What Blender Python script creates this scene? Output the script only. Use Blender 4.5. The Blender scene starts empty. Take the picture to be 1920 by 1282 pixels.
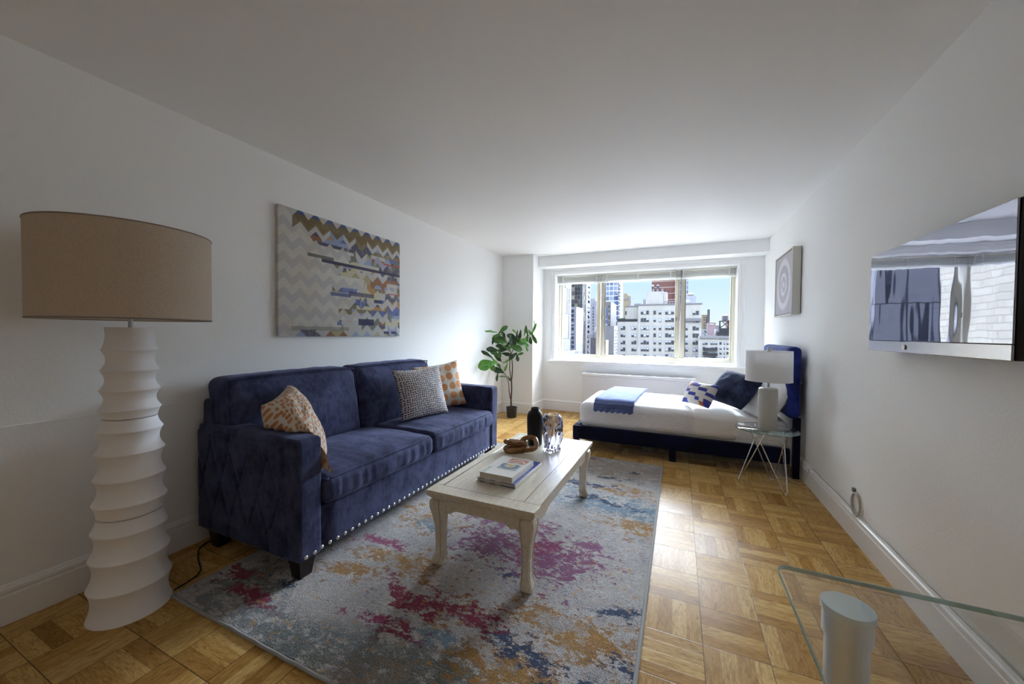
import bpy, bmesh, math, random
from mathutils import Vector, Matrix, noise
from math import sin, cos, pi, radians, sqrt, hypot, exp

random.seed(7)
scn = bpy.context.scene
COL = scn.collection

# ------------------------------------------------------------------ camera
F, YAW, PIT, ROL, CH = 697.048, 24.1968, -1.3202, -0.5223, 1.2351
_a, _b, _r = map(radians, (YAW, PIT, ROL))

def ray(u, v):
    x = (u-960)/F; w = -(v-641)/F
    uu = x*cos(_r)+w*sin(_r); w2 = -x*sin(_r)+w*cos(_r)
    d = cos(_b)-w2*sin(_b); w = sin(_b)+w2*cos(_b)
    return Vector((uu*cos(_a)-d*sin(_a), uu*sin(_a)+d*cos(_a), w))

def U(u, v, y):
    """the point on the line of sight (u, v) that lies at depth y"""
    R = ray(u, v); t = y/R[1]
    return Vector((R[0]*t, y, CH+R[2]*t))

fw = ray(960, 641).normalized()
rt = (ray(961, 641)-ray(960, 641)).normalized()
up = rt.cross(fw)
cam_d = bpy.data.cameras.new('camera')
cam = bpy.data.objects.new('camera', cam_d); COL.objects.link(cam)
cam.matrix_world = Matrix(((rt.x, up.x, -fw.x, 0), (rt.y, up.y, -fw.y, 0), (rt.z, up.z, -fw.z, CH), (0, 0, 0, 1)))
cam_d.sensor_fit = 'HORIZONTAL'; cam_d.sensor_width = 36; cam_d.lens = F/1920*36
cam_d.clip_start = 0.02; cam_d.clip_end = 2000
scn.camera = cam

# ------------------------------------------------------------------ view, world, sun
vs = scn.view_settings
vs.view_transform = 'Standard'; vs.look = 'None'; vs.gamma = 1; vs.use_curve_mapping = False
vs.exposure = 1.72
try:
    scn.cycles.max_bounces = 14; scn.cycles.diffuse_bounces = 9; scn.cycles.glossy_bounces = 6
    scn.cycles.transmission_bounces = 10; scn.cycles.transparent_max_bounces = 16
    scn.cycles.use_denoising = True
    scn.cycles.sample_clamp_indirect = 6
    scn.cycles.caustics_reflective = False; scn.cycles.caustics_refractive = False
except Exception:
    pass

def lin(c):
    if isinstance(c, str):
        c = tuple(int(c[i:i+2], 16) for i in (0, 2, 4))
    return tuple((x/255/12.92 if x/255 <= .04045 else ((x/255+.055)/1.055)**2.4) for x in c[:3])+(1,)

SKY_HI = 22.0     # the sky overhead, brighter towards the sun
SUNSIDE = 3.0
SKY_LO = .36      # the hazy band above the roofs
GROUND = 1.0      # sunlit streets and roofs far below
w = bpy.data.worlds.new('sky'); scn.world = w; w.use_nodes = True
nt = w.node_tree; nt.nodes.clear()
tc = nt.nodes.new('ShaderNodeTexCoord'); sp = nt.nodes.new('ShaderNodeSeparateXYZ')
nt.links.new(tc.outputs['Generated'], sp.inputs[0])
mr = nt.nodes.new('ShaderNodeMapRange'); mr.inputs['From Min'].default_value = -1; mr.inputs['From Max'].default_value = 1
nt.links.new(sp.outputs['Z'], mr.inputs['Value'])
cr = nt.nodes.new('ShaderNodeValToRGB'); cr.color_ramp.interpolation = 'LINEAR'
st = nt.nodes.new('ShaderNodeValToRGB')
nt.links.new(mr.outputs[0], cr.inputs[0]); nt.links.new(mr.outputs[0], st.inputs[0])
def ramp_set(node, stops):
    els = node.color_ramp.elements
    while len(els) > 1: els.remove(els[-1])
    els[0].position, els[0].color = stops[0][0], stops[0][1]
    for p, c in stops[1:]:
        e = els.new(p); e.color = c
def zz(z): return (z+1)/2
def wm(op, *a):
    nd = nt.nodes.new('ShaderNodeMath'); nd.operation = op
    for i, v in enumerate(a):
        if isinstance(v, bpy.types.NodeSocket): nt.links.new(v, nd.inputs[i])
        else: nd.inputs[i].default_value = v
    return nd.outputs[0]
def wr(v, a, b, c, d):
    nd = nt.nodes.new('ShaderNodeMapRange'); nd.interpolation_type = 'SMOOTHSTEP'
    nt.links.new(v, nd.inputs[0])
    for i, x in enumerate((a, b, c, d)):
        nd.inputs[i+1].default_value = x
    return nd.outputs[0]
ramp_set(cr, [(0, (.95, .97, 1, 1)), (zz(-.08), (.95, .97, 1, 1)), (zz(-.03), (.80, .90, 1, 1)), (zz(.02), (.78, .89, 1, 1)),
              (zz(.12), (.60, .80, 1, 1)), (zz(.3), (.80, .88, 1, 1)), (1, (.76, .86, 1, 1))])
Z_, X_, Y_ = sp.outputs['Z'], sp.outputs['X'], sp.outputs['Y']
# the sun stands to the right beyond the window: that half of the sky is bright, the half behind the house is deep and dim
front = wr(Y_, -.15, .35, .18, 1.0)
sunny = wr(wm('ADD', wm('MULTIPLY', X_, .875), wm('MULTIPLY', Y_, .48)), .66, .92, 0, 1)
high = wm('MULTIPLY', wr(X_, .28, .75, 1, .3), wm('MULTIPLY', wm('ADD', wr(Z_, .145, .22, 0, 1), wr(Z_, .48, .66, 0, -.55)), wm('MULTIPLY', front, SKY_HI)))
low = wm('MULTIPLY', wr(Z_, -.07, -.16, 0, 1), wm('MULTIPLY', front, GROUND))
side = wm('MULTIPLY', wm('MULTIPLY', sunny, wr(Z_, -.10, .0, 0, 1)), SUNSIDE)
total = wm('ADD', wm('ADD', SKY_LO, wm('MAXIMUM', high, side)), low)
bg = nt.nodes.new('ShaderNodeBackground'); wo = nt.nodes.new('ShaderNodeOutputWorld')
nt.nodes.remove(st)
nt.links.new(cr.outputs[0], bg.inputs[0]); nt.links.new(total, bg.inputs[1]); nt.links.new(bg.outputs[0], wo.inputs[0])
w.cycles.sampling_method = 'MANUAL'; w.cycles.sample_map_resolution = 1024

sd = bpy.data.lights.new('sun', 'SUN'); so = bpy.data.objects.new('sun', sd); COL.objects.link(so)
sd.energy = 3.4; sd.angle = radians(.8); sd.color = (1, .95, .87)
so.rotation_euler = Vector((-.45, -.245, -1)).to_track_quat('-Z', 'Y').to_euler()

# daylight portal: tells the renderer where the sky comes in, gives no light of its own
pd = bpy.data.lights.new('window_daylight', 'AREA'); po = bpy.data.objects.new('window_daylight', pd); COL.objects.link(po)
pd.shape = 'RECTANGLE'; pd.size = 2.6; pd.size_y = 1.4; pd.energy = 1
pd.cycles.is_portal = True
po.location = (-.57, 6.2, 1.5); po.rotation_euler = (radians(-90), 0, 0)

# ------------------------------------------------------------------ node helpers
class G:
    def __init__(s, name, **kw):
        s.m = bpy.data.materials.new(name); s.m.use_nodes = True
        s.t = s.m.node_tree; s.b = s.t.nodes['Principled BSDF']; s.out = s.t.nodes['Material Output']
        for k, v in kw.items(): s.set(k, v)
    def set(s, k, v):
        names = dict(base='Base Color', rough='Roughness', metal='Metallic', spec='Specular IOR Level', sheen='Sheen Weight',
                     sheen_rough='Sheen Roughness', sheen_tint='Sheen Tint', coat='Coat Weight', coat_rough='Coat Roughness',
                     trans='Transmission Weight', ior='IOR', sub='Subsurface Weight', normal='Normal', aniso='Anisotropic',
                     emit='Emission Color', estr='Emission Strength')
        i = s.b.inputs[names[k]]
        s.put(i, v)
    def put(s, i, v):
        if isinstance(v, bpy.types.NodeSocket): s.t.links.new(v, i)
        elif isinstance(v, str): i.default_value = lin(v)
        else: i.default_value = v
    def n(s, typ, **kw):
        nd = s.t.nodes.new(typ)
        for k, v in kw.items(): setattr(nd, k, v)
        return nd
    def M(s, op, *a):
        nd = s.n('ShaderNodeMath', operation=op)
        for i, v in enumerate(a): s.put(nd.inputs[i], v)
        return nd.outputs[0]
    def V(s, op, *a):
        nd = s.n('ShaderNodeVectorMath', operation=op)
        for i, v in enumerate(a): s.put(nd.inputs[i], v)
        return nd.outputs[0]
    def xyz(s, v):
        nd = s.n('ShaderNodeSeparateXYZ'); s.put(nd.inputs[0], v); return nd.outputs
    def comb(s, x=0., y=0., z=0.):
        nd = s.n('ShaderNodeCombineXYZ')
        for i, v in enumerate((x, y, z)): s.put(nd.inputs[i], v)
        return nd.outputs[0]
    def co(s, which='Object'):
        return s.n('ShaderNodeTexCoord').outputs[which]
    def pos(s):
        return s.n('ShaderNodeNewGeometry').outputs['Position']
    def noise(s, vec, scale, detail=3, rough=.5, dist=0., col=False):
        nd = s.n('ShaderNodeTexNoise'); s.put(nd.inputs['Vector'], vec)
        nd.inputs['Scale'].default_value = scale; nd.inputs['Detail'].default_value = detail
        nd.inputs['Roughness'].default_value = rough; nd.inputs['Distortion'].default_value = dist
        return nd.outputs['Color' if col else 'Fac']
    def white(s, vec, col=False):
        nd = s.n('ShaderNodeTexWhiteNoise', noise_dimensions='3D'); s.put(nd.inputs['Vector'], vec)
        return nd.outputs['Color' if col else 'Value']
    def voro(s, vec, scale, rand=1., feature='F1', out='Distance', dim='3D'):
        nd = s.n('ShaderNodeTexVoronoi', feature=feature, voronoi_dimensions=dim); s.put(nd.inputs['Vector'], vec)
        nd.inputs['Scale'].default_value = scale; nd.inputs['Randomness'].default_value = rand
        return nd.outputs[out]
    def mix(s, f, a, b):
        nd = s.n('ShaderNodeMix', data_type='RGBA'); s.put(nd.inputs[0], f); s.put(nd.inputs[6], a); s.put(nd.inputs[7], b)
        return nd.outputs[2]
    def mul(s, a, b, f=1.):
        nd = s.n('ShaderNodeMix', data_type='RGBA', blend_type='MULTIPLY'); s.put(nd.inputs[0], f); s.put(nd.inputs[6], a); s.put(nd.inputs[7], b)
        return nd.outputs[2]
    def mapr(s, v, a, b, c=0., d=1., smooth=False):
        nd = s.n('ShaderNodeMapRange')
        if smooth: nd.interpolation_type = 'SMOOTHSTEP'
        for i, x in enumerate((v, a, b, c, d)): s.put(nd.inputs[i], x)
        return nd.outputs[0]
    def ramp(s, f, stops, const=False):
        nd = s.n('ShaderNodeValToRGB'); s.put(nd.inputs[0], f)
        if const: nd.color_ramp.interpolation = 'CONSTANT'
        ramp_set(nd, [(p, lin(c) if isinstance(c, str) else c) for p, c in stops]); return nd.outputs[0]
    def bump(s, h, strength=.3, dist=.01):
        nd = s.n('ShaderNodeBump'); s.put(nd.inputs['Height'], h)
        nd.inputs['Strength'].default_value = strength; nd.inputs['Distance'].default_value = dist
        s.set('normal', nd.outputs[0])

def flat(name, col, rough=.6, **kw):
    return G(name, base=col, rough=rough, **kw).m

# ------------------------------------------------------------------ materials of the room
def paint(name, col, sc=60, st=.12, rough=.55):
    g = G(name, base=col, rough=rough)
    p = g.pos()
    h = g.M('ADD', g.noise(p, sc, 4, .6), g.M('MULTIPLY', g.noise(p, 3.0, 2), 2.0))
    g.bump(h, st, .004)
    return g.m
M_WALL = paint('wall_paint', 'f3f4f4', 70, .25)
M_CEIL = paint('ceiling_paint', 'f2f3f3', 40, .12)
M_TRIM = flat('white_trim_paint', 'efefef', .35)
M_ALU = flat('beige_aluminium', 'c9c3b2', .4, metal=.25)

def parquet():
    g = G('oak_parquet'); S, GX, GY = .2291, .1081, 2.1066
    p = g.xyz(g.pos())
    tx = g.M('DIVIDE', g.M('SUBTRACT', p[0], GX), S); ty = g.M('DIVIDE', g.M('SUBTRACT', p[1], GY), S)
    ix, iy = g.M('FLOOR', tx), g.M('FLOOR', ty)
    fx, fy = g.M('SUBTRACT', tx, ix), g.M('SUBTRACT', ty, iy)
    par = g.M('FLOORED_MODULO', g.M('ADD', ix, iy), 2.)          # 1: strips run along Y
    # tile (0,1) has strips along Y: ix+iy odd -> 1
    acr = g.M('ADD', g.M('MULTIPLY', par, fx), g.M('MULTIPLY', g.M('SUBTRACT', 1., par), fy))
    alo = g.M('ADD', g.M('MULTIPLY', par, fy), g.M('MULTIPLY', g.M('SUBTRACT', 1., par), fx))
    s4 = g.M('MULTIPLY', acr, 4.); si = g.M('FLOOR', s4); sf = g.M('SUBTRACT', s4, si)
    idv = g.comb(ix, iy, si)
    rnd = g.white(idv); rnd2 = g.white(g.V('ADD', idv, (7.3, 1.7, 3.1)))
    tile = g.white(g.comb(ix, iy, 91.))
    gl = g.comb(g.M('ADD', g.M('MULTIPLY', alo, 1.1), g.M('MULTIPLY', rnd, 37.)), g.M('ADD', g.M('MULTIPLY', acr, 5.5), g.M('MULTIPLY', rnd2, 19.)), tile)
    grain = g.noise(gl, 3.2, 6, .62, 1.3); fine = g.noise(g.V('MULTIPLY', gl, (2.2, 9., 1.)), 6., 3, .6)
    pore = g.noise(g.V('MULTIPLY', gl, (1.2, 22., 1.)), 5., 2, .5)
    base = g.ramp(g.M('ADD', g.M('MULTIPLY', rnd, .75), g.M('MULTIPLY', tile, .25)),
                  [(0, 'a98045'), (.25, 'c39a5b'), (.5, 'd6b06d'), (.75, 'e4c282'), (1, 'cda664')])
    c = g.mul(base, g.ramp(grain, [(.25, 'a89880'), (.45, 'e6dccd'), (.6, 'ffffff'), (.8, 'cdbfa8')]))
    c = g.mul(c, g.ramp(fine, [(.3, 'cfc6b8'), (.6, 'ffffff')]), .7)
    c = g.mul(c, g.ramp(pore, [(.35, 'a9987f'), (.5, 'ffffff')]), .35)
    e = g.M('MINIMUM', g.M('MINIMUM', fx, g.M('SUBTRACT', 1., fx)), g.M('MINIMUM', fy, g.M('SUBTRACT', 1., fy)))
    es = g.M('MINIMUM', sf, g.M('SUBTRACT', 1., sf))
    gap = g.mapr(e, .003, .010); gs = g.mapr(es, .004, .02)
    c = g.mix(g.M('MULTIPLY', g.M('SUBTRACT', 1., gap), .8), c, '2a1a0c')
    c = g.mix(g.M('MULTIPLY', g.M('SUBTRACT', 1., gs), .28), c, '4a3216')
    g.set('base', c)
    g.set('rough', g.M('ADD', .26, g.M('MULTIPLY', g.white(g.comb(ix, iy, 5.)), .12)))
    g.set('spec', .09)
    # each tile lies at a slightly different tilt
    rc = g.V('SUBTRACT', g.white(g.comb(ix, iy, 33.), True), (.5, .5, .5))
    rs = g.V('SUBTRACT', g.white(g.V('ADD', idv, (3., 5., 9.)), True), (.5, .5, .5))
    nrm = g.n('ShaderNodeNewGeometry').outputs['Normal']
    nn = g.V('ADD', nrm, g.V('ADD', g.V('MULTIPLY', rc, (.02, .02, 0)), g.V('MULTIPLY', rs, (.012, .012, 0))))
    bp = g.n('ShaderNodeBump'); bp.inputs['Strength'].default_value = .25; bp.inputs['Distance'].default_value = .0015
    g.put(bp.inputs['Height'], g.M('ADD', g.M('ADD', gap, g.M('MULTIPLY', gs, .5)), g.M('MULTIPLY', grain, .25)))
    g.put(bp.inputs['Normal'], g.V('NORMALIZE', nn)); g.set('normal', bp.outputs[0])
    return g.m
M_FLOOR = parquet()

def thin_glass(name, tint=(1, 1, 1, 1), refl=.9, rough=0.0, cov=None):
    """a plain pane: what goes straight through stays straight, the rest mirrors by Fresnel"""
    g = G(name); t = g.t; t.nodes.remove(g.b)
    tr = g.n('ShaderNodeBsdfTransparent'); tr.inputs[0].default_value = tint
    gl = g.n('ShaderNodeBsdfGlossy'); gl.inputs['Roughness'].default_value = rough
    ge = g.n('ShaderNodeNewGeometry'); dt = g.n('ShaderNodeVectorMath', operation='DOT_PRODUCT')
    g.t.links.new(ge.outputs['Incoming'], dt.inputs[0]); g.t.links.new(ge.outputs['Normal'], dt.inputs[1])
    c5 = g.M('POWER', g.M('SUBTRACT', 1., g.M('ABSOLUTE', dt.outputs['Value'])), 5.)
    fres = g.M('ADD', .04, g.M('MULTIPLY', c5, .96))
    mx = g.n('ShaderNodeMixShader')
    g.put(mx.inputs[0], g.M('MULTIPLY', fres, refl)); t.links.new(tr.outputs[0], mx.inputs[1]); t.links.new(gl.outputs[0], mx.inputs[2])
    t.links.new(mx.outputs[0], g.out.inputs[0])
    return g.m
M_PANE = thin_glass('window_glass', (.97, .985, .985, 1), .55)
M_TABLEGLASS = thin_glass('table_glass', (.965, .98, .975, 1), .95)
M_GLASSEDGE = G('glass_edge', base='8fb5ae', rough=.12, trans=.6, ior=1.3).m
M_CHROME = flat('chrome', 'd8d8da', .12, metal=1.)
M_STEEL = flat('brushed_steel', 'b9bcbc', .32, metal=.9)

# ------------------------------------------------------------------ mesh helpers
def obj(name, bm, m, parent=None, smooth=40, mats=None):
    me = bpy.data.meshes.new(name)
    bmesh.ops.recalc_face_normals(bm, faces=bm.faces)
    bm.to_mesh(me); bm.free()
    for x in (mats or [m]): me.materials.append(x)
    if smooth:
        for p in me.polygons: p.use_smooth = True
        if smooth < 180: me.set_sharp_from_angle(angle=radians(smooth))
    o = bpy.data.objects.new(name, me); COL.objects.link(o)
    if parent: o.parent = parent
    return o
def thing(name, label, cat, loc=(0, 0, 0), rotz=0, group=None):
    o = bpy.data.objects.new(name, None); COL.objects.link(o); o.empty_display_size = .1
    o.location = loc; o.rotation_euler = (0, 0, rotz); o['label'] = label; o['category'] = cat
    if group: o['group'] = group
    return o
def tag(o, label, cat, group=None, kind=None):
    o['label'] = label; o['category'] = cat
    if group: o['group'] = group
    if kind: o['kind'] = kind
    return o
def struct(name, bm, m, parent=None, **k):
    o = obj(name, bm, m, parent, **k)
    if not parent: o['kind'] = 'structure'
    return o
def NB(): return bmesh.new()
def bx(bm, x0, x1, y0, y1, z0, z1, bev=0, seg=2, mi=0, rot=None):
    vs_ = [bm.verts.new((x, y, z)) for z in (z0, z1) for y in (y0, y1) for x in (x0, x1)]
    fs = [bm.faces.new([vs_[i] for i in q]) for q in ((0, 2, 3, 1), (4, 5, 7, 6), (0, 1, 5, 4), (2, 6, 7, 3), (0, 4, 6, 2), (1, 3, 7, 5))]
    for f in fs: f.material_index = mi
    if rot:
        bmesh.ops.rotate(bm, verts=vs_, cent=rot[0], matrix=rot[1])
    if bev:
        es = list({e for f in fs for e in f.edges})
        bmesh.ops.bevel(bm, geom=es, offset=bev, segments=seg, affect='EDGES', profile=.5, material=-1)
    return vs_
def grid(bm, nu, nv, fn, uv=None, closeu=False, mi=0):
    rows = []
    for j in range(nv+1):
        rows.append([bm.verts.new(fn(i/nu, j/nv)) for i in range(nu if closeu else nu+1)])
    lay = bm.loops.layers.uv.verify() if uv else None
    for j in range(nv):
        for i in range(nu):
            a, b = i, (i+1) % nu if closeu else i+1
            f = bm.faces.new((rows[j][a], rows[j][b], rows[j+1][b], rows[j+1][a])); f.material_index = mi
            if uv:
                for l, (p, q) in zip(f.loops, ((i, j), (i+1, j), (i+1, j+1), (i, j+1))): l[lay].uv = (p/nu, q/nv)
    return rows
def lathe(bm, prof, n=40, cx=0, cy=0, cap0=True, cap1=True, mi=0, lean=(0, 0)):
    rows = []
    for r, z in prof:
        rows.append([bm.verts.new((cx+lean[0]*z+r*cos(2*pi*i/n), cy+lean[1]*z+r*sin(2*pi*i/n), z)) for i in range(n)])
    for a, b in zip(rows, rows[1:]):
        for i in range(n):
            f = bm.faces.new((a[i], a[(i+1) % n], b[(i+1) % n], b[i])); f.material_index = mi
    if cap0: bm.faces.new(rows[0][::-1]).material_index = mi
    if cap1: bm.faces.new(rows[-1]).material_index = mi
def tube(bm, pts, r, n=8, closed=False, mi=0, caps=True):
    pts = [Vector(p) for p in pts]; N = len(pts); rows = []
    rr = r if isinstance(r, (list, tuple)) else [r]*N
    prev = None
    for i, p in enumerate(pts):
        a = pts[(i-1) % N] if closed or i > 0 else p; b = pts[(i+1) % N] if closed or i < N-1 else p
        t = (b-a).normalized()
        if prev is None:
            u = t.orthogonal().normalized()
        else:
            u = (prev-t*prev.dot(t)).normalized()
        prev = u; v = t.cross(u)
        rows.append([bm.verts.new(p+u*rr[i]*cos(2*pi*k/n)+v*rr[i]*sin(2*pi*k/n)) for k in range(n)])
    M_ = N if closed else N-1
    for i in range(M_):
        a, b = rows[i], rows[(i+1) % N]
        off = 0
        if closed and i == N-1:   # best alignment of the seam
            off = min(range(n), key=lambda k: (a[0].co-b[k].co).length)
        for k in range(n):
            f = bm.faces.new((a[k], a[(k+1) % n], b[(k+1+off) % n], b[(k+off) % n])); f.material_index = mi
    if not closed and caps:
        bm.faces.new(rows[0][::-1]).material_index = mi; bm.faces.new(rows[-1]).material_index = mi
def catmull(P_, n=8, closed=False):
    P_ = [Vector(p) for p in P_]; out = []; N = len(P_)
    for i in range(N if closed else N-1):
        g = lambda k: P_[k % N] if closed else P_[max(0, min(N-1, k))]
        p0, p1, p2, p3 = g(i-1), g(i), g(i+1), g(i+2)
        for s in range(n):
            t = s/n
            out.append(.5*((2*p1)+(-p0+p2)*t+(2*p0-5*p1+4*p2-p3)*t*t+(-p0+3*p1-3*p2+p3)*t**3))
    if not closed: out.append(P_[-1])
    return out
def prism(bm, poly, axis, a0, a1, mi=0):
    """extrude a 2-D outline along an axis: axis 'x' takes (y,z), 'y' takes (x,z), 'z' takes (x,y)"""
    def mk(p, a):
        return {'x': (a, p[0], p[1]), 'y': (p[0], a, p[1]), 'z': (p[0], p[1], a)}[axis]
    A = [bm.verts.new(mk(p, a0)) for p in poly]; B = [bm.verts.new(mk(p, a1)) for p in poly]
    n = len(poly)
    for i in range(n):
        bm.faces.new((A[i], A[(i+1) % n], B[(i+1) % n], B[i])).material_index = mi
    bm.faces.new(A).material_index = mi; bm.faces.new(B[::-1]).material_index = mi
def soft(bm, x0, x1, y0, y1, z0, z1, r=.04, bul=(0, 0, .02), cuts=16, nz=0, nsc=6, seed=0, fn=None):
    """upholstered block: rounded box whose faces bulge"""
    b2 = bmesh.new(); bmesh.ops.create_cube(b2, size=2)
    bmesh.ops.subdivide_edges(b2, edges=b2.edges[:], cuts=cuts, use_grid_fill=True)
    c = Vector(((x0+x1)/2, (y0+y1)/2, (z0+z1)/2)); h = Vector(((x1-x0)/2, (y1-y0)/2, (z1-z0)/2))
    for v in b2.verts:
        n_ = v.co.copy()
        # push the grid lines towards the rim so the rounding is resolved
        n_ = Vector([math.copysign(1-(1-abs(t))**1.25, t) for t in n_])
        q = Vector([n_[i]*h[i] for i in range(3)])
        core = Vector([max(-(h[i]-min(r, h[i])), min(h[i]-min(r, h[i]), q[i])) for i in range(3)])
        d = q-core
        p = core+d.normalized()*min(r, max(d.length, 1e-6) if d.length < r*.2 else r) if d.length > 1e-6 else q
        for i in range(3):
            j, k = (i+1) % 3, (i+2) % 3
            p[i] += bul[i]*n_[i]*max(0, 1-n_[j]**2)*max(0, 1-n_[k]**2)
        w_ = p+c
        if nz:
            w_ += d.normalized()*nz*noise.noise(w_*nsc+Vector((seed*3.1, seed, 0))) if d.length > 1e-6 else Vector((0, 0, 0))
        if fn: w_ = fn(w_, n_)
        v.co = w_
    me = bpy.data.meshes.new('t'); b2.to_mesh(me); b2.free(); bm.from_mesh(me); bpy.data.meshes.remove(me)
def text_obj(name, txt, size, m, parent, mat, font_ext=.0004):
    cu = bpy.data.curves.new(name, 'FONT'); cu.body = txt; cu.size = size; cu.extrude = font_ext; cu.align_x = 'LEFT'
    o = bpy.data.objects.new(name, cu); COL.objects.link(o)
    dg = bpy.context.evaluated_depsgraph_get(); me = bpy.data.meshes.new_from_object(o.evaluated_get(dg))
    bpy.data.objects.remove(o); bpy.data.curves.remove(cu)
    me.materials.clear(); me.materials.append(m)
    me.transform(mat)
    q = bpy.data.objects.new(name, me); COL.objects.link(q); q.parent = parent
    return q

# ================================================================== ROOM
XL, XR, YB, YC, XC, YBM, ZBM, ZC = -2.557, 1.003, 5.784, 5.302, -2.037, 5.514, 2.278, 2.44
YN = -3.4
YO = 6.06
b = NB(); bx(b, XL-.2, XR+.2, YN-.2, YO, -.2, 0); struct('floor', b, M_FLOOR, smooth=0)
b = NB(); bx(b, XL-.2, XR+.2, YN-.2, YO, ZC, ZC+.2); struct('ceiling', b, M_CEIL, smooth=0)
b = NB(); bx(b, XL-.2, XL, YN-.2, YO, 0, ZC)
struct('wall_left', b, M_WALL, smooth=0)
b = NB(); bx(b, XL, XL+.003, YN, 2.0, .822, .829, .001, 1); struct('trim_1', b, M_WALL)
b = NB(); bx(b, XR, XR+.2, YN-.2, YO, 0, ZC); struct('wall_right', b, M_WALL, smooth=0)
b = NB(); bx(b, XL, XR, YN-.2, YN, 0, ZC); struct('wall_near', b, M_WALL, smooth=0)
# far wall with the window opening
OX0, OX1, OZ0, OZ1 = -1.835, .702, .815, 2.185
b = NB()
bx(b, XL, OX0, YB, YO, 0, ZC); bx(b, OX1, XR, YB, YO, 0, ZC); bx(b, OX0, OX1, YB, YO, 0, OZ0-.03); bx(b, OX0, OX1, YB, YO, OZ1, ZC)
struct('wall_far', b, M_WALL, smooth=0)
b = NB(); bx(b, XL, XC, YC, YB, 0, ZC, .004, 1); struct('wall_column', b, M_WALL)
b = NB(); bx(b, XC, XR, YBM, YB, ZBM, ZC, .004, 1); struct('ceiling_beam', b, M_WALL)

BBP = [(0, 0), (.018, 0), (.018, .118), (.014, .124), (.014, .130), (.0175, .134), (.0165, .148), (.009, .153), (.008, .158), (.0035, .164), (0, .166)]
def baseboard(name, axis, at, sgn, a0, a1):
    bm = NB(); prism(bm, [(at+sgn*p, z) for p, z in BBP], axis, a0, a1); struct(name, bm, M_TRIM, smooth=30)
baseboard('baseboard_left', 'y', XL, 1, YN, YC)
baseboard('baseboard_right', 'y', XR, -1, YN, YB)
baseboard('baseboard_column', 'x', YC, -1, XL, XC+.018)
baseboard('baseboard_column_side', 'y', XC, 1, YC-.018, YB)
baseboard('baseboard_far', 'x', YB, -1, XC, XR)
baseboard('baseboard_near', 'x', YN, 1, XL, XR)

# window casing, sill, reveal
def casing(bm, x0, x1, z0, z1, wd):
    """moulded band around an opening (left, right, head)"""
    prof = [(0, 0), (0, .012), (.006, .016), (.02, .016), (.026, .010), (.052, .010), (.058, .02), (.078, .022), (.084, .016), (wd, .016), (wd, 0)]
    def seg(p0, p1, n, m0, m1):
        P0 = [bm.verts.new((p0[0]+n[0]*a+m0[0]*a, YB-d, p0[1]+n[1]*a+m0[1]*a)) for a, d in prof]
        P1 = [bm.verts.new((p1[0]+n[0]*a+m1[0]*a, YB-d, p1[1]+n[1]*a+m1[1]*a)) for a, d in prof]
        for i in range(len(prof)-1): bm.faces.new((P0[i], P0[i+1], P1[i+1], P1[i]))
        bm.faces.new(P0); bm.faces.new(P1[::-1])
    seg((x0, z0), (x0, z1), (-1, 0), (0, 0), (0, 1))
    seg((x1, z0), (x1, z1), (1, 0), (0, 0), (0, 1))
    seg((x0, z1), (x1, z1), (0, 1), (-1, 0), (1, 0))
b = NB(); casing(b, OX0, OX1, OZ0, OZ1, .092); struct('trim_2', b, M_TRIM, smooth=30)
b = NB(); bx(b, OX0-.12, OX1+.12, YB-.06, YO, OZ0-.032, OZ0, .006, 2); bx(b, OX0-.1, OX1+.1, YB-.025, YB, OZ0-.075, OZ0-.032, .006, 2)
bx(b, OX0, OX1, 5.975, YO, OZ0, OZ0+.038, .006, 2)
struct('trim_3', b, M_TRIM)

# the window: beige frame, two mullions, three panes
def win_frame(bm, x0, x1, z0, z1, t, y0, y1):
    bx(bm, x0, x0+t, y0, y1, z0, z1, .003, 1); bx(bm, x1-t, x1, y0, y1, z0, z1, .003, 1)
    bx(bm, x0+t, x1-t, y0, y1, z0, z0+t, .003, 1); bx(bm, x0+t, x1-t, y0, y1, z1-t, z1, .003, 1)
WY = 6.0
zb_, zt_ = OZ0+.038, OZ1
b = NB(); win_frame(b, OX0, OX1, zb_, zt_, .038, WY-.02, WY+.05)
wf = struct('window_1', b, M_ALU)
panes = [(OX0+.038, -1.155), (-1.115, -.03), (.03, OX1-.038)]
for i, (a0, a1) in enumerate(((-1.215, -1.085), (-.06, .062))):
    b = NB(); bx(b, a0+.02, a0+.062, WY-.022, WY+.04, zb_+.038, zt_-.038, .003, 1); bx(b, a0+.075, a1-.01, WY-.006, WY+.04, zb_+.038, zt_-.038, .003, 1)
    obj('mullion', b, M_ALU, wf)
for (x0, x1) in ((OX0+.038, -1.195), (-1.10, -.04), (.052, OX1-.038)):
    b = NB(); win_frame(b, x0, x1, zb_+.03, zt_-.03, .022, WY, WY+.03); s_ = obj('sash', b, M_ALU, wf)
    b = NB(); bx(b, x0+.02, x1-.02, WY+.012, WY+.014, zb_+.05, zt_-.05); obj('pane', b, M_PANE, s_, smooth=0)
M_GASKET = flat('dark_gasket', '3a3d48', .5)
for x0 in (-1.10+.022, .052+.022):
    b = NB(); bx(b, x0, x0+.006, WY-.004, WY+.012, zb_+.06, zt_-.05); obj('gasket', b, M_GASKET, wf, smooth=0)
for xx, zz_ in ((-1.118, 1.50), (-.045, 1.47)):
    b = NB(); bx(b, xx-.012, xx+.012, WY-.04, WY-.02, zz_-.03, zz_+.03, .005, 2); obj('latch', b, flat('grey_latch', '8d8a80', .4), wf)

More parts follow.
